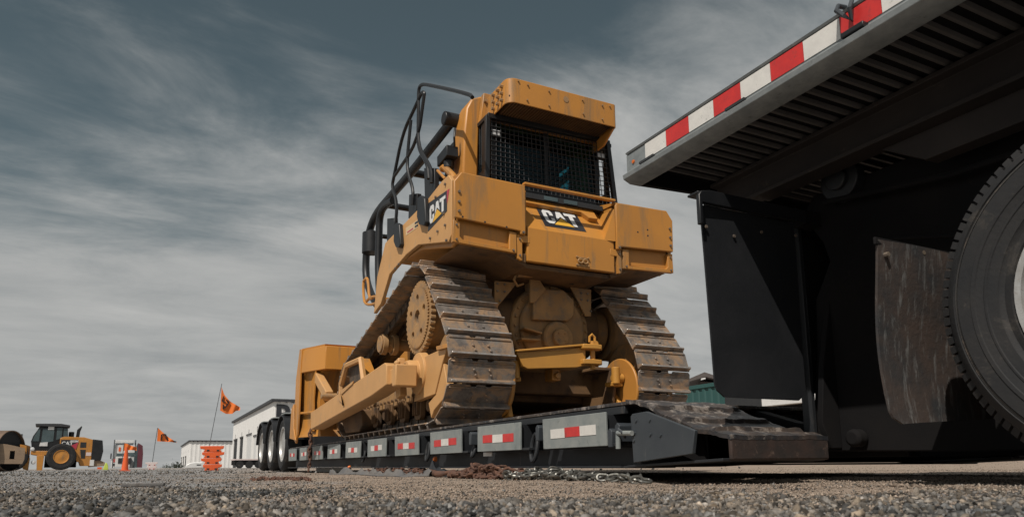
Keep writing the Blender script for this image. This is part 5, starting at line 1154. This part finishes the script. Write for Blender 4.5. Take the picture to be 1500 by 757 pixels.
P = pile(yof(640, 2.05), yof(535, 2.05), 2.00, 2.15, 0.055, 230, 3.4)
chain('rusty_chain', 'rusty red chain spread under the trailer edge behind the grey tarp', P, 0.065, 0.042, 0.0075, 'rust')
P = [Vector((1.0+0.55*u_*1.0, 12.0-0.9*u_+0.3*math.sin(9*u_), ground_h(1.5, 11)+0.02)) for u_ in [i/60 for i in range(61)]]
P = [on(2, GZ+0.03, 370+2.2*i+0, 696.5+0.8*math.sin(i*0.7)) for i in range(40)]
P = [Vector((p.x, p.y, ground_h(p.x, p.y)+0.004)) for p in P]
chain('rusty_chain', 'thin rusty chain lying across the yard in front of the trailer wheels', P, 0.060, 0.036, 0.006, 'rust')
top = on(0, 1.90, 455, 628); P = [Vector((top.x+0.01*math.sin(k), top.y, top.z-0.01*k)) for k in range(int((top.z-GZ)/0.01))]
chain('hanging_chain', 'dark rusty chain hanging from the front of the push arm to the ground', P, 0.085, 0.052, 0.011, 'rust', hang=True, jitter=0.06)
def ribbon(path, wd, hgt, nu=70, nv=10, seed=0, th=0.004):
    V = []
    for i in range(nu+1):
        u_ = i/nu*(len(path)-1); k = min(int(u_), len(path)-2); p = path[k].lerp(path[k+1], u_-k); t_ = (path[k+1]-path[k]).normalized(); s_ = Vector((-t_.y, t_.x, 0)).normalized()
        ww = wd*(0.55+0.6*abs(mn.noise(Vector((u_*1.3, seed, 0)))))*min(1, 0.25+2.5*min(i, nu-i)/nu*2)
        for j in range(nv+1):
            v_ = j/nv-0.5; q = p+s_*ww*v_
            n_ = max(0, abs(mn.fractal(Vector((q.x*9+seed, q.y*4, 1)), 1.0, 2.1, 3))*1.3-0.1)
            q = Vector((q.x+0.02*mn.noise(q*14), q.y, ground_h(q.x, q.y)+0.006+hgt*(1-(2*v_)**2)**0.7*(0.12+1.0*n_))); V.append(q)
    F = [(i*(nv+1)+j, (i+1)*(nv+1)+j, (i+1)*(nv+1)+j+1, i*(nv+1)+j+1) for i in range(nu) for j in range(nv)]
    n0 = len(V); V += [v_-Vector((0, 0, th)) for v_ in V]; F += [tuple(q+n0 for q in f[::-1]) for f in F]
    mb = MB(); mb.add(V, F); return mb
pth = [Vector((1.74, 7.7, 0)), Vector((1.84, 7.2, 0)), Vector((1.90, 6.6, 0)), Vector((1.92, 5.9, 0)), Vector((1.95, 5.2, 0))]
ribbon(pth, 0.24, 0.075, nu=150, nv=20, seed=2).build('tarp', 'cloth', None, 'crumpled dirty grey tarp lying on the ground along the trailer', 'tarp')
pth = [Vector((2.02, 5.9, 0)), Vector((2.06, 5.5, 0)), Vector((2.05, 5.1, 0))]
ribbon(pth, 0.14, 0.13, nu=40, seed=9).build('tarp', 'trailer', None, 'small black bunched cloth standing up behind the grey tarp', 'tarp')
P = [Vector((1.96+0.03*math.sin(i*0.5), 5.35-0.03*i, ground_h(1.96, 5.2)+0.024+0.006*math.sin(i))) for i in range(24)]
mb = MB(); mb.tube(P, 0.022, 10, rs=[0.020+0.006*math.sin(i*1.3) for i in range(24)]); mb.build('binder_bar', 'rust', None, 'brown rusty binder bar lying between the tarp and the rusty chain', 'bar')
P = on(2, GZ+0.02, 210, 707); mb = MB(); mb.obox((P.x-0.09, P.y, ground_h(P.x, P.y)+0.012), (P.x+0.09, P.y-0.04, ground_h(P.x, P.y)+0.014), 0.03, 0.016); mb.build('wood_scrap', 'cloth', None, 'short dark flat scrap lying on the gravel at the left', 'scrap', bevel=0.004)

# ------------------------------------------------------------------ far objects; each built facing the camera in local x (right), y (away), z (up), then stood in its place
RZ = math.atan2(rgt.y, rgt.x)
def far(name, label, cat, px, depth, rz=0.0, group=None, sc=1.0, dz=0.0):
    e = empty(name, (0, 0, 0), label, cat, group); e['_'] = 0; del e['_']
    p = place(px, depth); p.z = ground_h(p.x, p.y)+dz
    return e, (lambda: move_tree(e, p, RZ+rz-math.atan((px-CX)/FPX), sc))
def cosv(px): return math.cos(math.atan((px-CX)/FPX))
# wheel loader
WL, fin = far('wheel_loader', 'yellow wheel loader with black cab and black rear counterweight at the left', 'loader', 85, 48)
K = 21.6
def lx(px): return (px-85)/K*cosv(85)
def lz(py): return (690-py)/K
def poly(P): return [(lx(a), lz(b_)) for a, b_ in P]
for y0_ in (0, 2.2):
    w_ = wheel(WL, 0.92, 0.6, 0, 0, 0, 0.46, lugs=0, hub=False, mr_='yellow'); w_.rotation_euler = (0, 0, math.pi/2); w_.location = (lx(88)-0.0, y0_, 0.90)
    w_ = wheel(WL, 0.92, 0.6, 0, 0, 0, 0.46, lugs=0, hub=False, mr_='yellow'); w_.rotation_euler = (0, 0, math.pi/2); w_.location = (lx(18), y0_, 0.90)
def wl(P, y0_, y1_, n, m='yellow', bevel=0.02, parent=WL): mb = MB(); mb.prism(poly(P), 1, y0_, y1_); return mb.build(n, m, parent, bevel=bevel)
o = wl([(84, 643), (90, 641), (120, 641.5), (134, 645), (134, 684), (118, 684), (113, 672), (108, 664), (100, 658), (84, 656)], 0.35, 2.3, 'engine_hood')
wl([(66, 666), (72, 660), (78, 655.5), (88, 654.5), (98, 655.5), (106, 660), (112, 668), (116, 678), (112, 678), (107, 668), (101, 661), (92, 657.5), (80, 658.5), (74, 663), (70, 668)], 0.15, 2.5, 'rear_fender', bevel=0.01)
wl([(133.5, 644.5), (149, 646), (151.5, 662), (149, 676), (133.5, 676)], 0.3, 2.4, 'radiator_guard', 'black')
wl([(132, 676), (148, 676), (156, 679), (155, 684), (132, 686)], 0.4, 2.3, 'counterweight', 'roller')
wl([(132, 675), (138.5, 675), (138.5, 684), (132, 684)], 0.28, 0.4, 'license_plate', 'white_vehicle', 0)
wl([(43, 662), (72, 662), (70, 668), (55, 669), (43, 667)], 0.25, 2.4, 'frame_step')
wl([(34, 666), (42, 672), (41, 690), (34, 688), (31, 676)], 0.5, 2.2, 'front_frame', 'orange_arm')
wl([(52, 669), (63, 668), (62, 690), (54, 691)], 0.1, 0.35, 'ladder', 'yellow')
wl([(0, 655), (25, 650), (41, 655), (41, 668), (0, 680)], 0.6, 2.0, 'lift_arm')
wl([(64, 668), (112, 668), (112, 686), (64, 686)], 0.8, 2.1, 'rear_chassis', 'blackmat')
cabp = [(41.5, 648), (44, 640), (52, 627), (94, 627), (96, 650), (84, 656), (72, 661), (44, 661)]
wl(cabp, 0.5, 2.1, 'cab', 'black', 0.03)
for P in ([(43.5, 648), (46, 640), (51.5, 630), (53.5, 630), (53, 648)], [(57, 630), (74, 630), (74, 648), (56, 651)], [(78, 628), (86, 628), (86, 643), (78, 646)], [(88, 629), (94, 629), (94, 641), (88, 642)]):
    wl(P, 0.47, 0.495, 'cab_window', 'darkglass', 0)
wl([(45.5, 622.5), (72, 622), (84, 622), (97, 624), (97, 627), (46, 626)], 0.35, 2.25, 'cab_roof', 'trim')
wl([(64.5, 626), (73.5, 626), (73.5, 631), (64.5, 631)], 0.44, 0.46, 'roof_sticker', 'white_vehicle', 0)
wl([(55, 650), (66, 649), (66, 655), (54, 655)], 0.44, 0.46, 'door_sticker', 'white_vehicle', 0)
wl([(85.5, 645.5), (111, 645.5), (108, 654), (86, 654)], 0.33, 0.348, 'logo_plate', 'decal_black', 0)
wl([(108, 651), (112, 648), (109, 660), (101, 654)], 0.325, 0.332, 'logo_stripe', 'decal_red', 0)
text_mb('CAT', 0.34, lambda a, b_, c_: (lx(86.5)+a, 0.322-c_, lz(653.3)+b_), 0.004, 0.012).build('lettering', 'decal_white', WL)
text_mb('950M', 0.21, lambda a, b_, c_: (lx(99.5)+a, 0.322-c_, lz(649.3)+b_), 0.004, 0.006).build('lettering', 'decal_white', WL)
for P in ([(115, 649), (124, 649), (124, 657), (115, 657)], [(115.5, 660), (124, 660), (124, 673), (118, 673)]): wl(P, 0.335, 0.348, 'side_grille', 'opening', 0)
wl([(125, 664), (133, 664), (133, 669), (125, 669)], 0.335, 0.348, 'warning_sticker', 'pinkwhite', 0)
wl([(107.5, 641), (108.5, 630), (114.5, 624), (116, 625.5), (113.5, 633), (113, 641)], 1.0, 1.15, 'exhaust_stack', 'black')
mb = MB(); mb.cyl((lx(100.5), 1.3, lz(641)), (lx(100.5), 1.3, lz(633)), 0.17, n=16); mb.build('precleaner', 'black', WL, bevel=0.03)
mb = MB(); mb.box(lx(24), lx(29), 0.3, 0.4, lz(652), lz(638)); mb.build('mirror', 'trim', WL)
for px, py in ((45, 659.5), (48, 678.5)):
    mb = MB(); mb.lathe([(0, 0), (0.13, 0), (0.10, 0.06), (0, 0.08)], (lx(px), 0.24, lz(py)), (0, -1, 0), 14); mb.build('headlamp', 'lamp', WL)
fin()
# roller at the left edge
RO, fin = far('road_roller', 'dusty brown road roller drum and frame cut by the left edge of the photo', 'roller', 10, 26)
K2 = 39.9; qx = lambda p_: (p_-10)/K2*cosv(10); qz = lambda p_: (690-p_)/K2
ax = Vector((-0.80, 0.60, 0))
c = Vector((qx(13.5), 0.45, 0.76))
mb = MB(); mb.lathe([(0.76, 0.0), (0.76, 2.0), (0.73, 2.0), (0.73, 0.0)], c, ax, 48); mb.lathe([(0, 0.12), (0.74, 0.12), (0.74, 0.16), (0, 0.16)], c, ax, 48); mb.build('drum', 'rollerdrum', RO)
mb = MB(); mb.lathe([(0, 0.105), (0.735, 0.105), (0.735, 0.115), (0, 0.115)], c, ax, 48); mb.build('drum_head', 'opening', RO)
mb = MB(); hole = (12, 19.3, 660, 672)
mb.prism([(qx(-70), qz(650)), (qx(2), qz(650)), (qx(12), qz(651.5)), (qx(34), qz(656)), (qx(34.5), qz(660)), (qx(-70), qz(660))], 1, 0.0, 0.25)
mb.box(qx(-70), qx(12), 0.0, 0.25, qz(672), qz(660)-0.001); mb.box(qx(19.3), qx(34.5), 0.0, 0.25, qz(672), qz(660)-0.001); mb.prism([(qx(-70), qz(672)-0.001), (qx(34.5), qz(672)-0.001), (qx(32), qz(679)), (qx(-70), qz(678))], 1, 0.0, 0.25)
mb.build('drum_frame', 'roller', RO, bevel=0.004)
mb = MB(); mb.box(qx(11), qx(20), 0.22, 0.24, qz(673), qz(659)); mb.build('frame_pocket', 'opening', RO)
mb = MB(); mb.box(qx(-70), qx(28), 0.3, 1.6, 0.12, 0.42); mb.build('under_frame', 'blackmat', RO)
mb = MB(); mb.prism([(qx(26), qz(650)), (qx(36), qz(652)), (qx(38), qz(664)), (qx(28), qz(664))], 1, 0.3, 0.9); mb.build('frame_corner', 'yellow', RO, bevel=0.01)
fin()
# white truck
WT, fin = far('dump_truck', 'white truck cab with dark windows and red sideboard behind the traffic cone', 'truck', 178, 80)
K3 = 12.97; sx3 = lambda p_: (p_-178)/K3*cosv(178); sz3 = lambda p_: (690-p_)/K3
def wt(x0_, x1_, y0_, y1_, p0_, p1_, n, m='white_vehicle', bevel=0.03): mb = MB(); mb.box(sx3(x0_), sx3(x1_), y0_, y1_, sz3(p1_), sz3(p0_)); return mb.build(n, m, WT, bevel=bevel)
wt(165, 196, 1.2, 3.2, 655, 682, 'cab'); wt(164, 194, 1.6, 3.0, 647.5, 652, 'roof_fairing'); wt(166, 193, 1.5, 2.8, 652, 655.2, 'visor', 'pole')
wt(162, 168, 1.0, 3.0, 675, 688.5, 'fender'); wt(190, 198, 1.0, 3.0, 680, 688.5, 'fender'); wt(168, 190, 0.4, 1.2, 672, 687, 'hood')
wt(169, 181.5, 1.16, 1.2, 667, 671.5, 'windscreen', 'darkglass', 0); wt(186, 196, 1.16, 1.2, 666, 671.5, 'windscreen', 'darkglass', 0)
wt(172, 180, 0.36, 0.40, 674, 682, 'grille', 'opening', 0); wt(187, 192, 0.36, 0.4, 674, 683, 'grille', 'opening', 0)
wt(160, 162, 0.9, 1.1, 667, 675, 'mirror', 'trim'); wt(171.5, 174.5, 1.15, 1.19, 658, 664, 'orange_marker', 'orange', 0); wt(165, 168, 0.95, 0.99, 675, 680, 'red_marker', 'redplastic', 0); wt(165, 169, 0.95, 0.99, 682, 685, 'lamp', 'opening', 0)
wt(163.6, 165.4, 1.0, 1.2, 647, 688, 'mirror_post', 'pole', 0); wt(195.5, 197.5, 2.9, 3.1, 646.5, 668, 'exhaust_stack', 'pole', 0)
mb = MB(); mb.prism([(sx3(200), sz3(652)), (sx3(207), sz3(656)), (sx3(208.5), sz3(668)), (sx3(208.5), sz3(688)), (sx3(201), sz3(688))], 1, 0.2, 0.6); mb.build('sideboard', 'maroon', WT, bevel=0.02)
mb = MB(); mb.prism([(sx3(197.5), sz3(658)), (sx3(200), sz3(651.5)), (sx3(201), sz3(688)), (sx3(195), sz3(688))], 1, 0.6, 4.5); mb.build('dump_body', 'darkglass', WT, bevel=0.02)
fin()
# traffic cone
CO, fin = far('traffic_cone', 'orange traffic cone with white collar in front of the white truck', 'cone', 183, 22)
mb = MB(); mb.lathe([(0.0, 0.74), (0.035, 0.74), (0.10, 0.04), (0.0, 0.04)], (0, 0, 0), (0, 0, 1), 24); mb.box(-0.15, 0.15, -0.15, 0.15, 0, 0.035); mb.build('cone_body', 'orange', CO)
mb = MB(); mb.lathe([(0.046, 0.58), (0.0635, 0.41), (0.055, 0.41), (0.04, 0.58)], (0, 0, 0), (0, 0, 1), 24); mb.build('collar', 'pinkwhite', CO)
fin()
# lime marker, small orange bits
LM, fin = far('safety_marker', 'small lime yellow marker on the ground right of the wheel loader', 'marker', 155, 40)
mb = MB(); mb.prism([(-0.14, 0.0), (0.12, 0.0), (0.11, 0.22), (0.03, 0.40), (-0.04, 0.40), (-0.10, 0.2)], 1, -0.08, 0.08); mb.build('marker_body', 'lime', LM, bevel=0.02); mb = MB(); mb.box(-0.42, -0.20, -0.03, 0.03, 0.05, 0.16); mb.build('marker_tag', 'orange', LM)
fin()
# flags
def flag(px, depth, baspx, toppy, P, glyph, label, pole_base, tilt, group='orange pennant flags'):
    """P: outline in pixels; glyph: strokes in pixels"""
    e, fin = far('flag', label, 'flag', px, depth, group=group); k = FPX/depth
    fx = lambda a: (a-px)/k*cosv(px)
    fz = lambda b_: (689.0-b_)/k
    mb = MB(); mb.tube([(fx(px), 0, fz(pole_base)), (fx(px+(tilt)*0.5-0.3), 0, fz((pole_base+toppy)/2)), (fx(px+tilt), 0, fz(toppy))], 0.010*depth/21, 6); mb.build('flag_pole', 'pole', e)
    # subdivided, wavy cloth: clip rows between the upper and lower outline
    up, lo = P; n = 24; V = []
    for i in range(n+1):
        x = up[0][0]+(up[-1][0]-up[0][0])*i/n
        xu = [p[0] for p in up]; zu = [p[1] for p in up]; xl = [p[0] for p in lo]; zl = [p[1] for p in lo]
        a, b_ = float(np.interp(x, xu, zu)), float(np.interp(x, xl, zl))
        for j in range(9): q = a+(b_-a)*j/8; V.append((fx(x), 0.05*math.sin(i*0.6+j*0.25)*i/n*depth/21, fz(q)))
    F = [(i*9+j, (i+1)*9+j, (i+1)*9+j+1, i*9+j+1) for i in range(n) for j in range(8)]; n0 = len(V); V += [(a, b_+0.006, c_) for a, b_, c_ in V]; F += [tuple(q+n0 for q in f[::-1]) for f in F]
    mb = MB(); mb.add(V, F); cl = mb.build('pennant', 'flag', e)
    for st in glyph:
        mb = MB(); i_of = lambda x: (x-up[0][0])/(up[-1][0]-up[0][0])*n
        pts = [Vector((fx(a), 0.05*math.sin(i_of(a)*0.6+0.8)*i_of(a)/n*depth/21-0.03*depth/21, fz(b_))) for a, b_ in st]
        for a, b_ in zip(pts[:-1], pts[1:]): mb.obox(a, b_, 0.012, 1.6/k*1.0, up=(0, 1, 0)) if False else mb.obox(a, b_, 1.7/k, 0.02, up=(0, 1, 0))
        mb.build('flag_emblem', 'flagblack', cl, smooth=False)
    fin(); return e
flag(304.5, 21, 0, 561, ([(312, 0), (319, 0)] and ([(317.5, 566), (322, 577), (330, 586), (340, 592), (347.5, 595.5)], [(312.8, 601), (319, 602), (326, 606), (336, 606), (342, 601), (347.5, 600.5)])), [[(322, 580), (319.5, 587), (325, 589)], [(321, 599), (324.5, 597), (330, 589), (325.5, 585)], [(321.5, 592), (322, 599)]], 'larger orange flag with black emblem on a pole above the orange barrier stack', 655, 13)
flag(222.5, 43, 0, 628, ([(227, 628), (234, 634), (243, 641), (250, 645.5), (257, 649)], [(225.8, 647.5), (236, 648), (247, 648.5), (257, 649.5)]), [[(233, 647), (233, 638), (239, 637.5), (242, 646), (256, 648.3)]], 'smaller orange flag with black emblem on a pole above the white barrier', 680, 4)
flag(178.5, 64, 0, 650, ([(178.5, 651), (183, 652), (190, 655), (198, 657)], [(178.5, 662.5), (184, 661.5), (190, 661), (198, 662)]), [], 'plain orange flag in front of the white truck, leftmost of the flags', 688, 0)
# barrier stacks
def barrier(px, depth, n, wpx, hpx, m, m2, label, zig=True):
    e, fin = far('barrier_stack', label, 'barrier', px, depth); k = FPX/depth; h = hpx/k/n; w_ = wpx/k*cosv(px)
    for i in range(n):
        z = i*h; ww = w_*(0.80+0.07*i) if n > 2 else w_*(0.8+0.2*i); s_ = 0.02*(-1)**i
        mb = MB(); mb.prism([(-ww/2+s_, z+h*0.52), (-ww/2+s_-0.01, z+h*0.95), (ww/2+s_+0.01, z+h*0.98), (ww/2+s_, z+h*0.55), (ww*0.32, z+h*0.40), (ww*0.40, z), (-ww*0.40, z), (-ww*0.33, z+h*0.40)], 1, -0.16, 0.16); o = mb.build('barrier', m, e, bevel=0.012)
        mb = MB()
        for q in (-0.2, 0.22): mb.box(ww*q-0.05*w_, ww*q+0.06*w_, -0.166, -0.158, z+h*0.12, z+h*0.36)
        mb.build('barrier_slot', m2, o)
    fin()
barrier(310, 21, 4, 34, 35.5, 'orange', 'opening', 'stack of four orange plastic barriers in front of the white building')
barrier(222, 43, 2, 18, 11, 'pinkwhite', 'redplastic', 'low stack of faded white and red barriers below the smaller flag')
# white car behind the stack
CA, fin = far('parked_car', 'white car hood behind the orange barrier stack', 'car', 285, 60); k = FPX/60
P = [((a-285)/k, (689.5-b_)/k) for a, b_ in ((272, 689), (273, 684), (278, 681), (286, 679.5), (292, 680), (300, 676), (312, 676), (318, 682), (320, 689))]
mb = MB(); mb.prism(P, 1, 0, 1.7); mb.build('car_body', 'white_vehicle', CA, bevel=0.08); mb = MB(); mb.box(0.15, 0.5, -0.01, 0.0, 0.27, 0.36); mb.build('headlight', 'opening', CA); fin()
# bushes on the horizon
for i, (px, d, s_, lb_) in enumerate(((256, 190, 1.5, 'low dark bush left of the small white building'), (261.5, 180, 1.1, 'smaller dark bush beside the small white building'), (243, 200, 0.8, 'tiny dark bush on the horizon right of the smaller flag'))):
    e, fin = far('bush', lb_, 'bush', px, d)
    V = MB()
    for _ in range(160):
        a = Vector([random.gauss(0, 1)*s_*0.75, random.gauss(0, 0.5)*s_, abs(random.gauss(0.35, 0.35))*s_]); r_ = 0.22*s_
        b1 = Vector([random.uniform(-1, 1) for _ in range(3)])*r_; b2 = Vector([random.uniform(-1, 1) for _ in range(3)])*r_; V.add([a, a+b1, a+b2, a+b1*0.5-b2*0.5], [(0, 1, 2), (0, 3, 1)])
    V.build('foliage', 'bush', e, fixn=False); mb = MB(); mb.cyl((0, 0, 0), (0, 0, 0.6*s_), 0.1*s_, 0.05*s_, 6); mb.build('trunk', 'trim', e); fin()

# ------------------------------------------------------------------ white metal buildings
def building(name, label, pxc, dc, pxl, dl, ctop, rwidth, h, bays, doors, letters=None, upper=None):
    """corner at (pxc, dc); the long side runs back to (pxl, dl); the front runs right"""
    A = place(pxc, dc); B = place(pxl, dl); d = Vector((B.x-A.x, B.y-A.y, 0)); Ls = d.length; ang = math.atan2(d.y, d.x)
    e = empty(name, (0, 0, 0), label, 'building')
    # local frame: x along the long side away from the corner, y to the right of the front -> negative
    def bp(x0_, x1_, y0_, y1_, z0_, z1_, n, m, bevel=0.0, parent=None): mb = MB(); mb.box(x0_, x1_, y0_, y1_, z0_, z1_); return mb.build(n, m, parent or e, bevel=bevel)
    bp(0.15, Ls-0.1, -rwidth+0.1, -0.15, 0, h-0.2, 'core', 'white')
    for i in range(bays):
        x0_, x1_ = Ls*i/bays+0.05, Ls*(i+1)/bays-0.05; dd = doors[i]
        if dd is None: bp(x0_, x1_, -0.14, 0, 0, h, 'wall_panel', 'white')
        else:
            w0, w1, dh, open_ = dd; a, b_ = x0_+(x1_-x0_)*w0, x0_+(x1_-x0_)*w1
            bp(x0_, a, -0.14, 0, 0, dh, 'wall_panel', 'white'); bp(b_, x1_, -0.14, 0, 0, dh, 'wall_panel', 'white'); bp(x0_, x1_, -0.14, 0, dh+0.002, h, 'wall_panel', 'white')
            bp(a, b_, -0.145, -0.10, 0, dh, 'door', 'opening' if open_ else 'white_vehicle')
            bp(a, b_, -0.02, 0.03, dh, dh+0.15, 'door_header', 'trim')
        bp(x1_+0.001, x1_+0.099, -0.14, -0.03, 0, h, 'joint', 'trim')
        if upper: bp((x0_+x1_)/2-0.15, (x0_+x1_)/2+0.15, 0.0, 0.02, h*0.62, h*0.72, 'wall_lamp', 'trim')
    n = 44; mb = MB()                                                       # ribbed front wall
    for i in range(n): y = -rwidth*i/n; mb.prism([(0, y), (0.14, y), (0.14, y-rwidth/n), (0, y-rwidth/n), (0, y-rwidth/n*0.55), (-0.05, y-rwidth/n*0.45), (-0.05, y-rwidth/n*0.12)], 2, 0, h)
    mb.build('ribbed_wall', 'white', e, smooth=False)
    bp(-0.35, Ls+0.2, -0.1, 0.30, h, h+0.28, 'side_gutter', 'trim'); bp(-0.35, -0.1, -rwidth, -0.101, h+0.002, h+0.28, 'front_gutter', 'trim'); bp(0.0, Ls, -rwidth, -0.15, h-0.1, h+0.1, 'roof', 'trim')
    if letters:
        s_, y_, z_ = letters[1:]
        for i, ch_ in enumerate(letters[0]):
            text_mb(ch_, s_, lambda a, b_, c_: (-0.09-c_, y_-a-i*s_*0.80, z_+b_), 0.06, s_*0.03, 1.05).build('letter', 'decal_black', e, smooth=False)
    if upper == 'win':
        for q in range(3): bp(-0.08, -0.06, -rwidth*0.55-q*2.0, -rwidth*0.55-q*2.0-1.7, h*0.62, h*0.72, 'window', 'darkglass')
    p = A.copy(); p.z = ground_h(p.x, p.y)-0.05; move_tree(e, p, ang); return e
# local +y must be the outer side of the long wall: check handedness and build
building('warehouse', 'large white metal warehouse with open doors and black sign letters behind the trailer wheels', 397, 74, 338.5, 110, 0, 30, 6.95, 5,
         [(0.1, 0.9, 3.9, False), (0.55, 0.95, 3.9, False), (0.12, 0.85, 4.3, False), (0.25, 0.80, 4.25, True), (0.15, 0.80, 4.2, True)], ('RI', 3.0, -0.1, 4.55), upper='l')
building('warehouse', 'small low white building with dark window strip, left of the large warehouse', 276, 163, 264, 205, 0, 40, 6.1, 4, [None, (0.2, 0.8, 2.9, True), (0.2, 0.8, 2.9, True), (0.2, 0.8, 2.9, True)], None, upper='win')
# flat black trailer parked along the warehouse
FB, fin = far('flatbed_wagon', 'low flat wagon with pale deck edge standing by the warehouse wall', 'trailer', 369, 55, rz=0.15); k = FPX/55
mb = MB(); mb.box(-1.3, 1.6, 0, 2.2, 0.62, 0.72); mb.build('deck', 'pinkwhite', FB); mb = MB(); mb.box(-1.25, 1.55, 0.05, 2.1, 0.25, 0.615); mb.build('frame', 'blackmat', FB)
for x in (-0.9, -0.2, 0.5, 1.1):
    mb = MB(); mb.cyl((x, -0.05, 0.28), (x, 0.25, 0.28), 0.28, n=16); mb.build('wheel', 'tyre', FB)
fin()
# teal container, right, standing parallel to the trailers
def corrug(x, y0_, y1_, z0_, z1_, pitch, dep, side=-1):
    P = []; y = y0_
    while y < y1_: P += [(x, y), (x, y+pitch*0.35), (x+dep, y+pitch*0.5), (x+dep, y+pitch*0.85)]; y += pitch
    P = P+[(x, y1_)]; Q = [(a+0.05, b_) for a, b_ in P][::-1]
    mb = MB()
    for i in range(len(P)-1): a, b_ = P[i], P[i+1]; mb.add([(a[0], a[1], z0_), (b_[0], b_[1], z0_), (b_[0], b_[1], z1_), (a[0], a[1], z1_), (a[0]+0.05, a[1], z0_), (b_[0]+0.05, b_[1], z0_), (b_[0]+0.05, b_[1], z1_), (a[0]+0.05, a[1], z1_)], [(0,1,2,3),(5,4,7,6),(3,2,6,7),(0,4,5,1)])
    return mb
def container(X_, y0_, y1_, z0_, h, label):
    e = empty('shipping_container', (X_+1.2, (y0_+y1_)/2, z0_), label, 'container')
    corrug(X_+0.02, y0_+0.12, y1_-0.12, z0_+0.16, z0_+h-0.12, 0.28, 0.036).build('corrugated_side', 'teal', e, smooth=False)
    mb = MB(); mb.box(X_-0.01, X_+0.10, y0_, y1_, z0_+h-0.12, z0_+h); mb.box(X_-0.01, X_+0.10, y0_, y1_, z0_, z0_+0.16); mb.box(X_-0.012, X_+0.12, y0_-0.002, y0_+0.12, z0_+0.001, z0_+h-0.001); mb.box(X_-0.012, X_+0.12, y1_-0.12, y1_+0.002, z0_+0.001, z0_+h-0.001); mb.build('container_frame', 'teal', e, bevel=0.01)
    mb = MB(); mb.box(X_+0.1, X_+2.4, y0_+0.01, y1_-0.01, z0_+0.03, z0_+h-0.03); mb.build('container_body', 'teal', e)
    return e
q = on(0, 15.0, 1025, 563)
container(15.0, on(0, 15.0, 1064, 570).y, 17.9, 0.12, q.z-0.12, 'teal corrugated shipping container seen beyond the ramp nose')
container(15.0, -4.0, 4.6, 0.12, 2.4, 'teal shipping container half hidden behind the big wheel at the right')
# pale box trailer seen through the gap under the front flap
e = empty('box_trailer', (13.0, 9.5, 0.1), 'white box trailer glimpsed through the gap below the black mud flap', 'trailer')
a, b_ = on(0, 12.6, 1120, 590), on(0, 12.6, 1192, 590)
zb_ = on(0, 12.6, 1155, 592).z; c_ = on(0, 12.6, 1060, 592)
mb = MB(); mb.box(12.62, 14.4, a.y+0.11, c_.y, 0.35, 2.3); mb.build('dark_cab', 'opening', e, bevel=0.05)
mb = MB(); mb.box(12.6, 14.4, b_.y-1.2, a.y+0.1, zb_, 2.6); mb.build('box_body', 'white_vehicle', e, bevel=0.02); mb = MB(); mb.box(12.7, 14.3, b_.y-1.1, a.y, 0.42, zb_-0.005); mb.build('frame', 'blackmat', e)
for y in (b_.y-0.6, a.y-0.6):
    mb = MB(); mb.cyl((12.65, y, 0.45), (12.9, y, 0.45), 0.32, n=20); mb.build('wheel', 'tyre', e)
# shed with brown roof above the container
SH, fin = far('shed', 'brown roofed open shed behind the teal container', 'building', 1030, 50); k = FPX/50
P = lambda a, b_: ((a-1030)/k, (677.5-b_)/k+0.0)
mb = MB(); mb.prism([P(1008, 559.5), P(1009, 556), P(1039, 544), P(1075, 558), P(1075, 561), P(1040, 551)], 1, 0, 8); mb.build('roof', 'brownroof', SH)
mb = MB(); mb.prism([P(1029, 560), P(1031, 555), P(1075, 561), P(1075, 585), P(1029, 585)], 1, 1, 7); mb.build('wall', 'brownroof', SH)
mb = MB(); mb.prism([P(1033, 556), P(1034, 553.5), P(1040, 552.5), P(1040, 554.5)], 1, -0.1, 0.0); mb.build('eave', 'white_vehicle', SH)
for a in (1012, 1070): mb = MB(); mb.box(P(a, 0)[0]-0.1, P(a, 0)[0]+0.1, 0.5, 0.7, 0, P(0, 560)[1]); mb.build('post', 'trim', SH)
fin()
